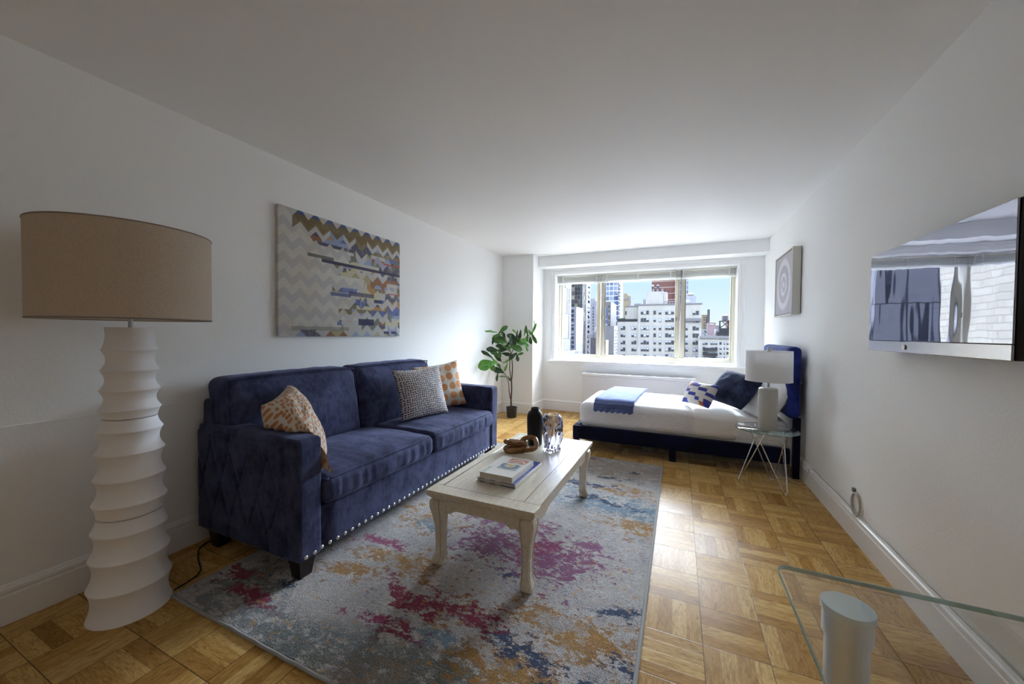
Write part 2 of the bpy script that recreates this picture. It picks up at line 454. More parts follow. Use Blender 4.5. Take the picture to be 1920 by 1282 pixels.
# raised venetian blinds
M_SLAT = flat('white_slats', 'f0f0ee', .45)
_n = M_SLAT.node_tree; _tl = _n.nodes.new('ShaderNodeBsdfTranslucent'); _tl.inputs[0].default_value = lin('f0f0ee'); _mx = _n.nodes.new('ShaderNodeMixShader'); _mx.inputs[0].default_value = .45
_n.links.new(_n.nodes['Principled BSDF'].outputs[0], _mx.inputs[1]); _n.links.new(_tl.outputs[0], _mx.inputs[2]); _n.links.new(_mx.outputs[0], _n.nodes['Material Output'].inputs[0])
def blind(x0, x1, lab, wand, wm):
    t = thing('venetian_blind', lab, 'blind', ((x0+x1)/2, 5.93, 2.045), group='raised blinds in the window')
    c, hw = 0, (x1-x0)/2
    b = NB(); bx(b, -hw, hw, -.025, .025, .1165, .1385, .003, 1); obj('headrail', b, M_SLAT, t)
    b = NB()
    for k in range(9):
        z = .022+k*.0088
        bx(b, -hw, hw, -.025, .025, z, z+.0045, .0015, 1)
    obj('slat_stack', b, M_SLAT, t)
    b = NB(); bx(b, -hw, hw, -.026, .026, 0, .02, .004, 2); obj('bottom_rail', b, M_SLAT, t)
    k = max(2, int((x1-x0)/.45)+1)
    for i in range(k):
        xx = -hw+.08+(2*hw-.16)*i/(k-1)
        b = NB(); bx(b, xx-.010, xx+.010, -.028, -.0262, .002, .118); obj('ladder_tape', b, M_SLAT, t, smooth=0)
    if wand:
        b = NB(); tube(b, [(-hw+.05, -.032, .125), (-hw+.052, -.034, -wand*.5), (-hw+.05-.012, -.036, -wand)], .0045, 8)
        obj('wand', b, wm, t)
    return t
blind(OX0+.008, -1.128, 'white raised venetian blind over the narrow left pane', .40, M_SLAT)
blind(-1.118, -.048, 'white raised venetian blind over the wide middle pane', 0, M_SLAT)
blind(-.038, OX1-.008, 'white raised venetian blind with a dark wand over the right pane', .60, flat('dark_wand', '4a4c55', .4))

# fill lamp added on the ceiling behind the viewpoint to lift the shadows
t = thing('added_fill_lamp', 'added round fill lamp on the ceiling, unseen behind the viewpoint', 'lamp', (.1, -1.9, ZC))
b = NB(); lathe(b, [(.24, -.001), (.24, -.02), (.225, -.028)], 48); obj('base', b, flat('fill_lamp_base_white', 'd8d8d8', .4), t)
b = NB(); lathe(b, [(.222, -.029), (.215, -.055), (.17, -.08), (.09, -.093), (.01, -.096)], 48); obj('diffuser', b, G('fill_diffuser', base='ffffff', emit=(1, .98, .96, 1), estr=2.8).m, t)

# ================================================================== RUG
def rug_mat():
    g = G('abstract_rug', rough=.95, sheen=.15, spec=.1)
    P3 = g.pos(); p = g.xyz(P3)
    warp = g.noise(P3, 2.2, 4, .6, col=True)
    P2 = g.V('ADD', P3, g.V('MULTIPLY', g.V('SUBTRACT', warp, (.5, .5, .5)), (.55, .4, 0)))
    q = g.xyz(P2)
    edge = g.noise(g.V('MULTIPLY', P3, (1., 1.5, 1.)), 13, 6, .72)
    fine = g.noise(g.V('MULTIPLY', P3, (1., 1.7, 1.)), 48, 4, .8)
    speck = g.noise(P3, 230, 2, .6)
    def blob(x, y, rx, ry, hard=.35, amp=1.3):
        dx = g.M('DIVIDE', g.M('SUBTRACT', q[0], x), rx); dy = g.M('DIVIDE', g.M('SUBTRACT', q[1], y), ry)
        d = g.M('SQRT', g.M('ADD', g.M('MULTIPLY', dx, dx), g.M('MULTIPLY', dy, dy)))
        v = g.M('ADD', g.M('ADD', g.M('MULTIPLY', d, .75), g.M('MULTIPLY', g.M('SUBTRACT', edge, .5), amp*3.6)), g.M('MULTIPLY', g.M('SUBTRACT', fine, .5), 3.6))
        return g.mapr(v, .62+hard*.35, .62-hard*.35)
    def union(l):
        r_ = l[0]
        for x in l[1:]: r_ = g.M('MAXIMUM', r_, x)
        return r_
    n0 = g.noise(P3, 5.5, 5, .7)
    c = g.ramp(g.M('ADD', g.M('MULTIPLY', n0, .6), g.M('MULTIPLY', fine, .4)), [(.3, '9c9a9a'), (.45, 'c6c3c4'), (.6, 'dcd8d6'), (.75, 'bab7ba')])
    def lay(c, m, col, f=1.):
        return g.mix(g.M('MULTIPLY', m, f), c, col)
    grn = union([blob(-1.35, 1.0, .5, .16), blob(-.9, 1.05, .45, .2), blob(-.7, 1.12, .3, .15), blob(-1.9, 1.12, .25, .2)])
    c = lay(c, g.M('MULTIPLY', grn, g.mapr(fine, .42, .5)), '56655a', .85)
    c = lay(c, union([blob(-1.2, 1.12, .35, .13), blob(-1.75, 1.05, .3, .12)]), '8f9aa3', .6)
    tan = union([blob(-.4, 3.5, .8, .3), blob(-.9, 3.55, .5, .25), blob(-1.0, .98, .12, .1)])
    c = lay(c, g.M('MULTIPLY', tan, g.mapr(fine, .4, .5)), 'a89684', .8)
    wht = union([blob(-.9, 1.62, .2, .09), blob(-1.42, 1.2, .22, .08), blob(-.25, 1.85, .2, .16), blob(-.6, 3.1, .35, .08), blob(-1.3, 2.1, .25, .1)])
    c = lay(c, wht, 'd6d2cc', .8)
    org = union([blob(-1.34, 1.55, .3, .10), blob(-.88, 1.42, .25, .10), blob(-.38, 1.5, .28, .10), blob(-.5, 1.22, .3, .13),
                 blob(-.2, 2.5, .22, .14), blob(-1.5, 2.0, .22, .12), blob(-.45, 2.95, .35, .06), blob(-1.55, 1.35, .2, .06), blob(-.3, 1.15, .2, .12), blob(-.25, 3.05, .2, .06)])
    c = lay(c, g.M('MULTIPLY', org, g.mapr(n0, .38, .5)), 'b98a45', .95)
    lbl = union([blob(-.45, 2.68, .4, .12), blob(-.2, 2.75, .25, .1), blob(-.95, 2.9, .3, .1), blob(-1.45, 1.95, .14, .05), blob(-.95, 1.25, .2, .05)])
    c = lay(c, lbl, '7d9fb6', .85)
    nvy = union([blob(-.5, 2.74, .22, .04), blob(-.75, 3.0, .3, .045), blob(-.6, 1.36, .09, .05), blob(-.48, 1.29, .10, .04), blob(-.22, 1.66, .14, .03),
                 blob(-.2, 1.32, .12, .03), blob(-.7, 1.75, .12, .03), blob(-.35, 1.2, .07, .03), blob(-1.75, 1.2, .06, .03), blob(-.18, 1.45, .08, .03),
                 blob(-.55, 3.2, .2, .03), blob(-.35, 3.4, .1, .02)])
    c = lay(c, nvy, '2f4a72', .95)
    mag = union([blob(-.98, 1.92, .2, .17), blob(-.62, 1.95, .24, .2), blob(-.98, 2.2, .26, .12), blob(-.5, 2.15, .12, .05)])
    c = lay(c, mag, '93497f', .9)
    c = lay(c, union([blob(-1.55, 1.66, .16, .05), blob(-.72, 2.02, .12, .1), blob(-1.2, 1.22, .1, .03)]), 'a63f78', .9)
    crm = union([blob(-1.12, 1.38, .18, .045), blob(-.97, 1.46, .12, .05), blob(-.75, 1.42, .12, .07), blob(-1.05, 1.23, .1, .04), blob(-2.02, 1.13, .14, .05), blob(-.8, 3.62, .12, .03), blob(-1.78, 1.06, .12, .04)])
    c = lay(c, crm, '9c2a52', .95)
    c = g.mul(c, g.ramp(speck, [(.3, '6a6a6a'), (.62, 'ffffff')]), .85)
    c = g.mul(c, g.ramp(fine, [(.3, 'b9b9b9'), (.6, 'ffffff')]), .5)
    # stray flecks of ochre, blue and green all over
    f1 = g.noise(g.V('ADD', g.V('MULTIPLY', P3, (1., 1.6, 1.)), (3., 1., 0.)), 20, 5, .75); f2 = g.noise(g.V('ADD', g.V('MULTIPLY', P3, (1., 1.6, 1.)), (9., 4., 0.)), 24, 5, .75)
    c = lay(c, g.mapr(f1, .60, .64), 'bb8f4e', .8); c = lay(c, g.mapr(f2, .62, .66), '51708f', .75); c = lay(c, g.mapr(f1, .38, .34), 'd9d6d2', .7); c = lay(c, g.mapr(f2, .37, .33), '7d7f86', .6)
    g.set('base', c)
    g.bump(g.M('ADD', speck, g.M('MULTIPLY', fine, .6)), .8, .006)
    return g.m
t = thing('area_rug', 'large abstract rug with grey, magenta, blue and ochre blotches under the coffee table', 'rug', (-1.12, 2.31, 0))
RX0, RX1, RY0, RY1 = -1.0, 1.0, -1.405, 1.405
b = NB(); bx(b, RX0+.008, RX1-.008, RY0+.008, RY1-.008, .001, .009); obj('pile', b, rug_mat(), t, smooth=0)
b = NB()
def wv(x): return .0015*sin(x*9)+.001*sin(x*23)
loop = []
for i in range(40): loop.append((RX0+(RX1-RX0)*i/40, RY0+wv(i/4.), .0055))
for i in range(30): loop.append((RX1, RY0+(RY1-RY0)*i/30, .0055))
for i in range(30): loop.append((RX1+(RX0-RX1)*i/30, RY1, .0055))
for i in range(40): loop.append((RX0, RY1+(RY0-RY1)*i/40, .0055))
tube(b, loop, .0085, 8, closed=True)
bd = obj('binding', b, flat('grey_binding', '9a9a98', .9), t)
bd.scale = (1, 1, .62); bd.location.z = .0025

# ================================================================== SOFA
def velvet(name, c0, c1, sheen=.35, sc=7):
    g = G(name, rough=.85, spec=.15)
    p = g.pos()
    n1 = g.noise(p, sc, 5, .65, .4); n2 = g.noise(g.V('MULTIPLY', p, (1, 1, .4)), 45, 3, .6)
    f = g.M('ADD', g.M('MULTIPLY', n1, .7), g.M('MULTIPLY', n2, .3))
    g.set('base', g.ramp(f, [(.40, c0), (.60, c1)]))
    g.set('sheen', sheen); g.set('sheen_rough', .35); g.set('sheen_tint', lin('a3a9cf'))
    g.bump(g.M('ADD', n1, g.noise(p, 300, 2)), .25, .004)
    return g.m
M_SOFA = velvet('navy_velvet', '2a2d48', '484d6c', .4)
M_DKWOOD = flat('dark_wood', '1c1113', .35)
SX, SY = -2.08, 2.29
t = thing('sofa', 'navy velvet two-seat sofa with diamond tufted arms and nailhead trim against the left wall', 'sofa', (SX, SY, 0))
X0, X1 = -2.515-SX, -1.657-SX
Y0, Y1 = 1.197-SY, 3.352-SY
AW = .135
b = NB(); soft(b, X0+.01, X1-.01, Y0+AW-.01, Y1-AW+.01, .10, .335, .015, (0, 0, 0), 10, .002, 10); obj('seat_base', b, M_SOFA, t, smooth=180)
def tuft(x, z):
    """depth of the diamond creases at a point of the arm panel"""
    px, pz = .163, .41
    a = (x-(-2.364-SX))/px; c_ = (z-.605)/pz
    if z > .605 or z < .195:      # plain pleats above and below the buttons
        d = abs(((a+.5) % 1)-.5)
        f = min(1, (z-.605)/.05) if z > .605 else min(1, (.195-z)/.05)
        e0 = .011*exp(-(d/.05)**2)*(1-.5*f)+.012*exp(-((d/.09)**2+(f*.9)**2))
        return e0+.002
    d1 = abs(((a+c_+.5) % 1)-.5); d2 = abs(((a-c_+.5) % 1)-.5)
    pil = sin(pi*d1)*sin(pi*d2)
    return .012*exp(-(d1/.045)**2)+.012*exp(-(d2/.045)**2)-.004*pil+.004+.006*exp(-((d1+d2)/.10)**2)
def arm(y0, y1, out):
    b = NB(); soft(b, X0, X1, y0, y1, .10, .705, .022, (0, 0, .006), 24, .002, 9)
    ar = obj('armrest', b, M_SOFA, t, smooth=180)
    b = NB(); yo = y0 if out < 0 else y1
    xa_, xb_, za_, zb2 = X0+.012, X1-.105, .112, .672
    def fn(u, v):
        x = xa_+(xb_-xa_)*u; z = za_+(zb2-za_)*v
        e_ = min(1, u/.03, (1-u)/.03, v/.03, (1-v)/.03)
        return (x, yo+out*(.001+(.013-tuft(x, z))*max(0, e_)**.5), z)
    grid(b, 200, 130, fn)
    obj('tufted_panel', b, M_SOFA, ar, smooth=180)
    return ar
arm(Y0, Y0+AW, -1); arm(Y1-AW, Y1, 1)
# welt lines of the near arm
b = NB(); tube(b, catmull([(X0+.02, Y0+.004, .68), (X1-.12, Y0+.004, .675), (X1-.108, Y0+.002, .66), (X1-.105, Y0+.001, .4), (X1-.105, Y0+.001, .12)], 6), .0035, 6)
obj('piping', b, M_SOFA, t)
M_BTN = M_SOFA
for zr, xs in ((.605, (-2.364, -2.201, -2.038, -1.875)), (.40, (-2.2825, -2.1195, -1.9565, -1.7935)), (.195, (-2.364, -2.201, -2.038, -1.875))):
    for x in xs:
        b = NB(); bmesh.ops.create_uvsphere(b, u_segments=12, v_segments=8, radius=.011, matrix=Matrix.Translation((x-SX, Y0-.001, zr)) @ Matrix.Diagonal((1, .5, 1, 1)))
        obj('tufting_button', b, M_BTN, t)
b = NB(); soft(b, X0+.0, X0+.13, Y0+.02, Y1-.02, .12, .85, .03, (0, 0, 0), 14, .003, 6); obj('back_frame', b, M_SOFA, t, smooth=180)
MIDY = 2.262-SY
def wrinkle(seed, axis='y'):
    def fn(w_, n_):
        # gathers under the welt of the front edge
        if n_.x > .8:
            k = noise.noise(Vector((w_.y*38+seed*5, w_.z*4, seed)))
            w_.x += .010*k*max(0, 1-abs(n_.z)**3)
        if n_.z > .8: 
            w_.z += .006*noise.noise(Vector((w_.x*5, w_.y*9, seed+4.)))+.002*noise.noise(Vector((w_.x*8, w_.y*40, seed)))
        return w_
    return fn
def seat(y0, y1, sd):
    b = NB(); soft(b, -2.31-SX, -1.632-SX, y0, y1, .335, .485, .05, (.008, 0, .035), 60, .003, 7, sd, wrinkle(sd)); s_ = obj('seat_cushion', b, M_SOFA, t, smooth=180)
    for z, dz in ((.470, 1), (.352, -1)):
        b = NB(); xx = -1.632-SX-.012
        tube(b, catmull([(-2.2-SX, y0+.012, z), (xx-.06, y0+.010, z), (xx-.01, y0+.035, z), (xx, y0+.10, z+.002*dz), (xx+.005, (y0+y1)/2, z+.004*dz), (xx, y1-.10, z+.002*dz), (xx-.01, y1-.035, z), (xx-.06, y1-.010, z), (-2.2-SX, y1-.012, z)], 6), .0045, 6)
        obj('piping', b, M_SOFA, s_)
seat(Y0+AW+.002, MIDY-.002, 1); seat(MIDY+.002, Y1-AW-.002, 2)
def backc(y0, y1, sd):
    def fn(w_, n_):
        h = (w_.z-.40)
        w_.x -= .17*h
        w_.z += .004*noise.noise(Vector((w_.y*14, sd, 0)))
        if n_.x > .7: w_.x += .004*noise.noise(Vector((w_.y*22+w_.z*8, w_.z*14, sd)))*(1 if w_.z > .75 else .4)
        return w_
    b = NB(); soft(b, -2.42-SX, -2.19-SX, y0, y1, .47, .965, .06, (.055, 0, .012), 30, .006, 6, sd, fn); s_ = obj('back_cushion', b, M_SOFA, t, smooth=180)
    b = NB(); tt = -.17*(.93-.40)
    xx = -2.2-SX+tt
    tube(b, catmull([(xx-.008, y0+.02, .55), (xx-.012+.03, y0+.006, .75), (xx-.015, y0+.012, .925), (xx-.01, y0+.05, .957), (xx, (y0+y1)/2, .968), (xx-.01, y1-.05, .957), (xx-.015, y1-.012, .925), (xx+.018, y1-.006, .75), (xx-.008, y1-.02, .55)], 6), .005, 6)
    obj('piping', b, M_SOFA, s_)
backc(1.225-SY, 2.135-SY, 3); backc(2.145-SY, 3.06-SY, 5)
for x in (X0+.11, X1-.06):
    for y in (Y0+.06, Y1-.06):
        b = NB(); q = .045
        for s_ in (1,):
            vs0 = [(x-q*.7, y-q*.7), (x+q*.7, y-q*.7), (x+q*.7, y+q*.7), (x-q*.7, y+q*.7)]; vs1 = [(x-q, y-q), (x+q, y-q), (x+q, y+q), (x-q, y+q)]
            A = [b.verts.new((p[0], p[1], .0096 if x > 0 else 0.0)) for p in vs0]; B = [b.verts.new((p[0], p[1], .112)) for p in vs1]
            for i in range(4): b.faces.new((A[i], A[(i+1) % 4], B[(i+1) % 4], B[i]))
            b.faces.new(A[::-1]); b.faces.new(B)
        obj('leg', b, M_DKWOOD, t, smooth=0)
M_NAIL = flat('nickel_nailhead', 'e0dccf', .3, metal=.7)
nb = NB(); bmesh.ops.create_uvsphere(nb, u_segments=12, v_segments=8, radius=.0105, matrix=Matrix.Diagonal((.55, 1, 1, 1)))
n0_ = obj('nailhead', nb, M_NAIL, t); n0_.location = (X1-.001, Y0+.040, .121)
nails = int((Y1-Y0-.06)/.0485)
for i in range(1, nails):
    c_ = n0_.copy(); COL.objects.link(c_); c_.parent = t
    y = Y0+.040+i*.0485
    c_.location = (X1-(.001 if (y < Y0+AW or y > Y1-AW) else .0105), y, .121)

# ------------------------------------------------------------------ cushions
def pillow(name, label, w_, h_, th, M, mat, cat='cushion', n=26, tuck=.16, seed=0, group=None, fn=None):
    """M places the pillow: local x = width, y = height, z = thickness"""
    b = NB()
    def shape(u, v, s):
        x, y = 2*u-1, 2*v-1
        e = (1-abs(x)**2.6)*(1-abs(y)**2.6)
        t_ = th/2*max(0, e)**.52
        # sides drawn in between pointed corners
        px = x*(1-tuck*(1-abs(y)**2.2)*.55); py = y*(1-tuck*(1-abs(x)**2.2)*.55)
        p = Vector((px*w_/2, py*h_/2, s*t_))
        wr = noise.noise(Vector((px*3+seed, py*3, s*2.)))*.10*t_+noise.noise(Vector((px*9, py*9, seed+s)))*.03*t_
        p.z += wr
        q_ = M @ p
        return fn(q_) if fn else q_
    ra = grid(b, n, n, lambda u, v: shape(u, v, 1), uv=True)
    rb = grid(b, n, n, lambda u, v: shape(u, v, -1), uv=True)
    bmesh.ops.remove_doubles(b, verts=b.verts[:], dist=.0004)
    o = obj(name, b, mat, smooth=180)
    tag(o, label, cat, group)
    return o
def frame_mat(loc, zdir, updir):
    z = Vector(zdir).normalized(); y = Vector(updir); y = (y-z*y.dot(z)).normalized(); x = y.cross(z)
    m = Matrix(((x.x, y.x, z.x, loc[0]), (x.y, y.y, z.y, loc[1]), (x.z, y.z, z.z, loc[2]), (0, 0, 0, 1))); return m
def skew_mat(A, B, D, w_):
    """a squashed square: A and B are its upper corners, D lies below B"""
    X = (B-A)/w_; Y = (B-D)/w_; Z = X.cross(Y).normalized(); c = (A+D)/2
    return Matrix(((X.x, Y.x, Z.x, c.x), (X.y, Y.y, Z.y, c.y), (X.z, Y.z, Z.z, c.z), (0, 0, 0, 1)))
def dots(name, bgc, fg, scale, th, rand=.6, rough=.85, warp=.0):
    g = G(name, rough=rough, sheen=.1)
    uv = g.co('UV')
    d = g.voro(uv, scale, rand, dim='2D')
    if warp: d = g.M('ADD', d, g.M('MULTIPLY', g.M('SUBTRACT', g.noise(uv, scale*1.3, 2), .5), warp))
    wv_ = g.noise(uv, 260, 2)
    g.set('base', g.mul(g.mix(g.mapr(d, th-.03, th+.03), fg, bgc), g.ramp(wv_, [(.3, 'dddddd'), (.6, 'ffffff')]), .5))
    g.bump(wv_, .2, .002)
    return g.m
M_DOT1 = dots('orange_pebble_print', 'd3cabd', 'c07f4e', 17, .36, .7, warp=.08)
M_DOT2 = dots('navy_dot_print', 'c9c3bc', '2e2d68', 23, .31, .35)
M_DOT3 = dots('large_orange_dot_print', 'dad4ca', 'd4915a', 4.6, .38, .3, warp=.08)
def press(p):
    """the cushion gives way where it meets the near armrest and the seat"""
    if p.z < .714 and p.y < 1.338: 
        p.x += (1.338-p.y)*.35; p.y = 1.338+.004*sin(p.x*60)
    if p.z < .524: p.z = .524-.02*(.524-p.z)
    return p
pillow('throw_cushion', 'cream cushion with small orange pebble dots leaning in the near corner of the sofa', .50, .50, .25,
       skew_mat(Vector((-2.05, 1.265, .835)), Vector((-2.24, 1.55, .90)), Vector((-1.80, 1.475, .540)), .50), M_DOT1, seed=1, group='throw cushions on the sofa', fn=press, n=40)
pillow('throw_cushion', 'beige cushion with tiny navy dots, in front of the large-dot cushion', .49, .45, .15,
       frame_mat((-2.02, 2.60, .715), (.93, -.28, .30), (-.3, 0, 1)) @ Matrix.Rotation(radians(-3), 4, 'Z'), M_DOT2, seed=2, group='throw cushions on the sofa', fn=press)
pillow('throw_cushion', 'cream cushion with large orange dots behind the navy-dotted one by the far arm', .50, .46, .14,
       frame_mat((-2.10, 2.99, .715), (.90, -.45, .25), (-.25, .1, 1)) @ Matrix.Rotation(radians(5), 4, 'Z'), M_DOT3, seed=3, group='throw cushions on the sofa', fn=press)

# ================================================================== COFFEE TABLE
def wood_pale():
    g = G('pale_washed_wood', rough=.28, spec=.5, coat=.2, coat_rough=.15)
    p = g.pos()
    v = g.V('MULTIPLY', p, (14, 1.2, 6)); n1 = g.noise(v, 5, 5, .6, .6); n2 = g.noise(g.V('MULTIPLY', p, (60, 5, 30)), 6, 3)
    c = g.ramp(n1, [(.3, 'd2c8b2'), (.5, 'dfd6c3'), (.7, 'e8e0cf')])
    g.set('base', g.mul(c, g.ramp(n2, [(.3, 'd6d1c9'), (.6, 'ffffff')]), .6))
    g.bump(n2, .06, .002)
    return g.m
M_PALE = wood_pale(); M_GROOVE = flat('groove_shadow_wood', '6b5c50', .5)
CX, CY, TH_ = -.894, 2.207, .412
t = thing('coffee_table', 'pale washed wood coffee table with curved legs on the rug', 'table', (CX, CY, .0095))
hx, hy, zt = .304, .627, TH_-.0095
b = NB()
# top: rails around an inset panel, moulded edge
fr_ = .088
bx(b, -hx, hx, -hy, -hy+fr_, zt-.02, zt, .002, 1); bx(b, -hx, hx, hy-fr_*.5, hy, zt-.02, zt, .002, 1)
bx(b, -hx, -hx+fr_*.55, -hy+fr_, hy-fr_*.5, zt-.02, zt, .002, 1); bx(b, hx-fr_, hx, -hy+fr_, hy-fr_*.5, zt-.02, zt, .002, 1)
prism(b, [(-hx+.003, -hy+.003), (hx-.003, -hy+.003), (hx-.003, hy-.003), (-hx+.003, hy-.003)], 'z', zt-.024, zt-.004)
for k, (ins, z0, z1) in enumerate(((.004, zt-.032, zt-.024), (.014, zt-.042, zt-.032), (.022, zt-.052, zt-.042))):
    bx(b, -hx+ins, hx-ins, -hy+ins, hy-ins, z0, z1, .002, 1)
obj('table_top', b, M_PALE, t)
b = NB(); bx(b, -hx+fr_*.55+.003, hx-fr_-.003, -hy+fr_+.003, hy-fr_*.5-.003, zt-.01, zt-.0012, .001, 1); obj('inset_panel', b, M_PALE, t)
# apron with a scalloped lower line
def apron(axis, at, half, sgn):
    bm = NB(); n = 40; th = .016
    zt0 = zt-.052
    def low(s):   # s in 0..1 from the leg to the middle
        if s < .12: return .085-.012*(s/.12)
        if s < .30: return .073-.010*sin((s-.12)/.18*pi)*.6-.008
        if s < .42: return .065-.022*((s-.30)/.12)**1.0
        return .043
    pts_t, pts_b = [], []
    for i in range(n+1):
        a_ = -half+2*half*i/n; s = 1-abs(a_)/half
        pts_t.append((a_, zt0)); pts_b.append((a_, zt0-low(s)))
    prism_pts = pts_t+pts_b[::-1]
    if axis == 'x': prism(bm, prism_pts, 'y', at-th/2, at+th/2)
    else: prism(bm, prism_pts, 'x', at-th/2, at+th/2)
    return obj('apron', bm, M_PALE, t, smooth=25)
lx, ly = hx-.030, hy-.030
apron('x', -ly+.006, lx-.03, 1); apron('x', ly-.006, lx-.03, 1); apron('y', -lx+.006, ly-.03, 1); apron('y', lx-.006, ly-.03, 1)
def cleg(sx, sy):
    bm = NB()
    # square section that swells at the knee and turns in at the foot: (z, outer offset, size)
    prof = [(0, -.020, .040), (.004, -.006, .052), (.018, .000, .060), (.035, -.003, .062), (.055, -.012, .052), (.09, -.016, .046), (.15, -.015, .047),
            (.20, -.012, .050), (.24, -.007, .058), (.27, -.001, .066), (.30, .006, .073), (.325, .009, .076), (.345, .006, .073), (zt-.052, .0, .068)]
    P_ = []
    for z, o_, s in prof: P_.append((z, o_, s))
    rows = []
    for z, o_, s in P_:
        ox, oy = sx*(lx+.012+o_), sy*(ly+.012+o_); ix, iy = ox-sx*s, oy-sy*s; ch = .007
        rows.append([bm.verts.new((x, y, z)) for x, y in ((ox, oy-sy*ch), (ox-sx*ch, oy), (ix+sx*ch, oy), (ix, oy-sy*ch), (ix, iy), (ox, iy))])
    for A, B in zip(rows, rows[1:]):
        for i in range(6): bm.faces.new((A[i], A[(i+1) % 6], B[(i+1) % 6], B[i]))
    bm.faces.new(rows[0]); bm.faces.new(rows[-1][::-1])
    l_ = obj('leg', bm, M_PALE, t, smooth=35)
    # scored line that follows the inner edge
    for ax in (0, 1):
        b2 = NB(); pts = []
        for z, o_, s in P_[2:]:
            ox, oy = sx*(lx+.012+o_), sy*(ly+.012+o_)
            pts.append((ox-sx*(s-.010), oy+sy*.0002, z) if ax == 0 else (ox+sx*.0002, oy-sy*(s-.010), z))
        tube(b2, pts, .0012, 5); obj('scored_line', b2, M_GROOVE, l_)
for sx in (-1, 1):
    for sy in (-1, 1): cleg(sx, sy)
b = NB()
for (x0, x1, y0, y1) in ((-hx+fr_*.55, hx-fr_, -hy+fr_-.0005, -hy+fr_+.0028), (-hx+fr_*.55, hx-fr_, hy-fr_*.5-.0028, hy-fr_*.5+.0005), (-hx+fr_*.55-.0005, -hx+fr_*.55+.0028, -hy+fr_, hy-fr_*.5), (hx-fr_-.0028, hx-fr_+.0005, -hy+fr_, hy-fr_*.5)):
    bx(b, x0, x1, y0, y1, zt-.006, zt-.0009)
obj('groove', b, M_GROOVE, t, smooth=0)

ZT = TH_
# black vase
M_BLK = G('matte_black_ceramic', base='131314', rough=.55, spec=.4).m
b = NB()
lathe(b, [(.048, 0), (.053, .004), (.056, .05), (.058, .12), (.0595, .19), (.058, .215), (.050, .238), (.036, .252), (.030, .258), (.029, .262), (.033, .268), (.033, .272), (.029, .274), (.025, .268), (.024, .255), (.03, .24)], 48)
v_ = obj('vase', b, M_BLK, smooth=60); v_.location = (-.968, 2.585, ZT); tag(v_, 'tall matte black vase with a narrow lip on the coffee table', 'vase')
# smoky glass vase, crumpled
def glassvase():
    g = G('smoky_glass', base='d5d6e6', rough=.01, trans=1.0, ior=1.45); return g.m
b = NB(); n = 56
def fac0(a_, z): return .014*abs(noise.noise(Vector((cos(a_)*2.4, sin(a_)*2.4, z*11+1))))
def gr(a_, z, inner):
    base = [(0, .060), (.012, .064), (.04, .056), (.09, .062), (.14, .071), (.19, .074), (.235, .068), (.255, .055), (.258, .05)]
    for (z0, r0), (z1, r1) in zip(base, base[1:]):
        if z <= z1: r_ = r0+(r1-r0)*(z-z0)/(z1-z0); break
    else: r_ = base[-1][1]
    k = noise.noise(Vector((cos(a_)*1.6, sin(a_)*1.6, z*9+3)))*.024-fac0(a_, z) if not inner else noise.noise(Vector((cos(a_)*1.6, sin(a_)*1.6, z*9+3)))*.016
    fac = .011*abs(noise.noise(Vector((cos(a_)*2.2, sin(a_)*2.2, z*7))))*(1 if inner == 0 else .3)
    fade = min(1, (.262-z)/.04) if z > .22 else 1
    return r_+(k+fac)*fade-(.0065 if inner else 0)
rows = []
zs = [0, .004, .012, .025, .04, .055, .07, .085, .10, .115, .13, .145, .16, .175, .19, .205, .22, .235, .248, .256]
for z in zs: rows.append([b.verts.new((gr(2*pi*i/n, z, 0)*cos(2*pi*i/n), gr(2*pi*i/n, z, 0)*sin(2*pi*i/n), z)) for i in range(n)])
for z in zs[::-1]:
    if z < .025: continue
    rows.append([b.verts.new((gr(2*pi*i/n, z, 1)*cos(2*pi*i/n), gr(2*pi*i/n, z, 1)*sin(2*pi*i/n), z)) for i in range(n)])
for A, B in zip(rows, rows[1:]):
    for i in range(n): b.faces.new((A[i], A[(i+1) % n], B[(i+1) % n], B[i]))
b.faces.new(rows[0][::-1]); b.faces.new(rows[-1])
v_ = obj('vase', b, glassvase(), smooth=28); v_.location = (-.808, 2.50, ZT+.0005); tag(v_, 'crumpled smoky clear glass vase on the coffee table', 'vase')

# wooden knot: three interlocked links carved from one piece
def knotwood():
    g = G('walnut', rough=.25, spec=.5, coat=.3)
    p = g.co('Object'); n1 = g.noise(g.V('MULTIPLY', p, (6, 40, 30)), 3, 5, .6, 1.)
    g.set('base', g.ramp(n1, [(.3, '5a3b20'), (.5, '8d6236'), (.7, 'b5874f')])); return g.m
t = thing('wooden_knot', 'carved brown wooden knot of interlocked links on the coffee table', 'ornament', (-.995, 2.40, ZT+.001), radians(22))
M_KN = knotwood()
def link(cx, cy, cz, rx, ry, tilt, tw, r, rz=0):
    bm = NB(); R = Matrix.Rotation(rz, 3, 'Z') @ Matrix.Rotation(tilt, 3, 'X') @ Matrix.Rotation(tw, 3, 'Y')
    pts = []
    for i in range(48):
        a_ = 2*pi*i/48; e = .75
        x = math.copysign(abs(cos(a_))**e, cos(a_))*rx; y = math.copysign(abs(sin(a_))**e, sin(a_))*ry
        pts.append(Vector((cx, cy, cz))+R @ Vector((x, y, 0)))
    tube(bm, pts, r, 14, closed=True); return obj('link', bm, M_KN, t, smooth=180)
link(-.040, -.014, .0205, .074, .040, radians(4), radians(-3), .0175, radians(14))
link(-.044, .012, .052, .070, .038, radians(-10), radians(3), .0175, radians(-8))
link(.050, .0, .050, .052, .062, radians(26), radians(-10), .0165, radians(5))

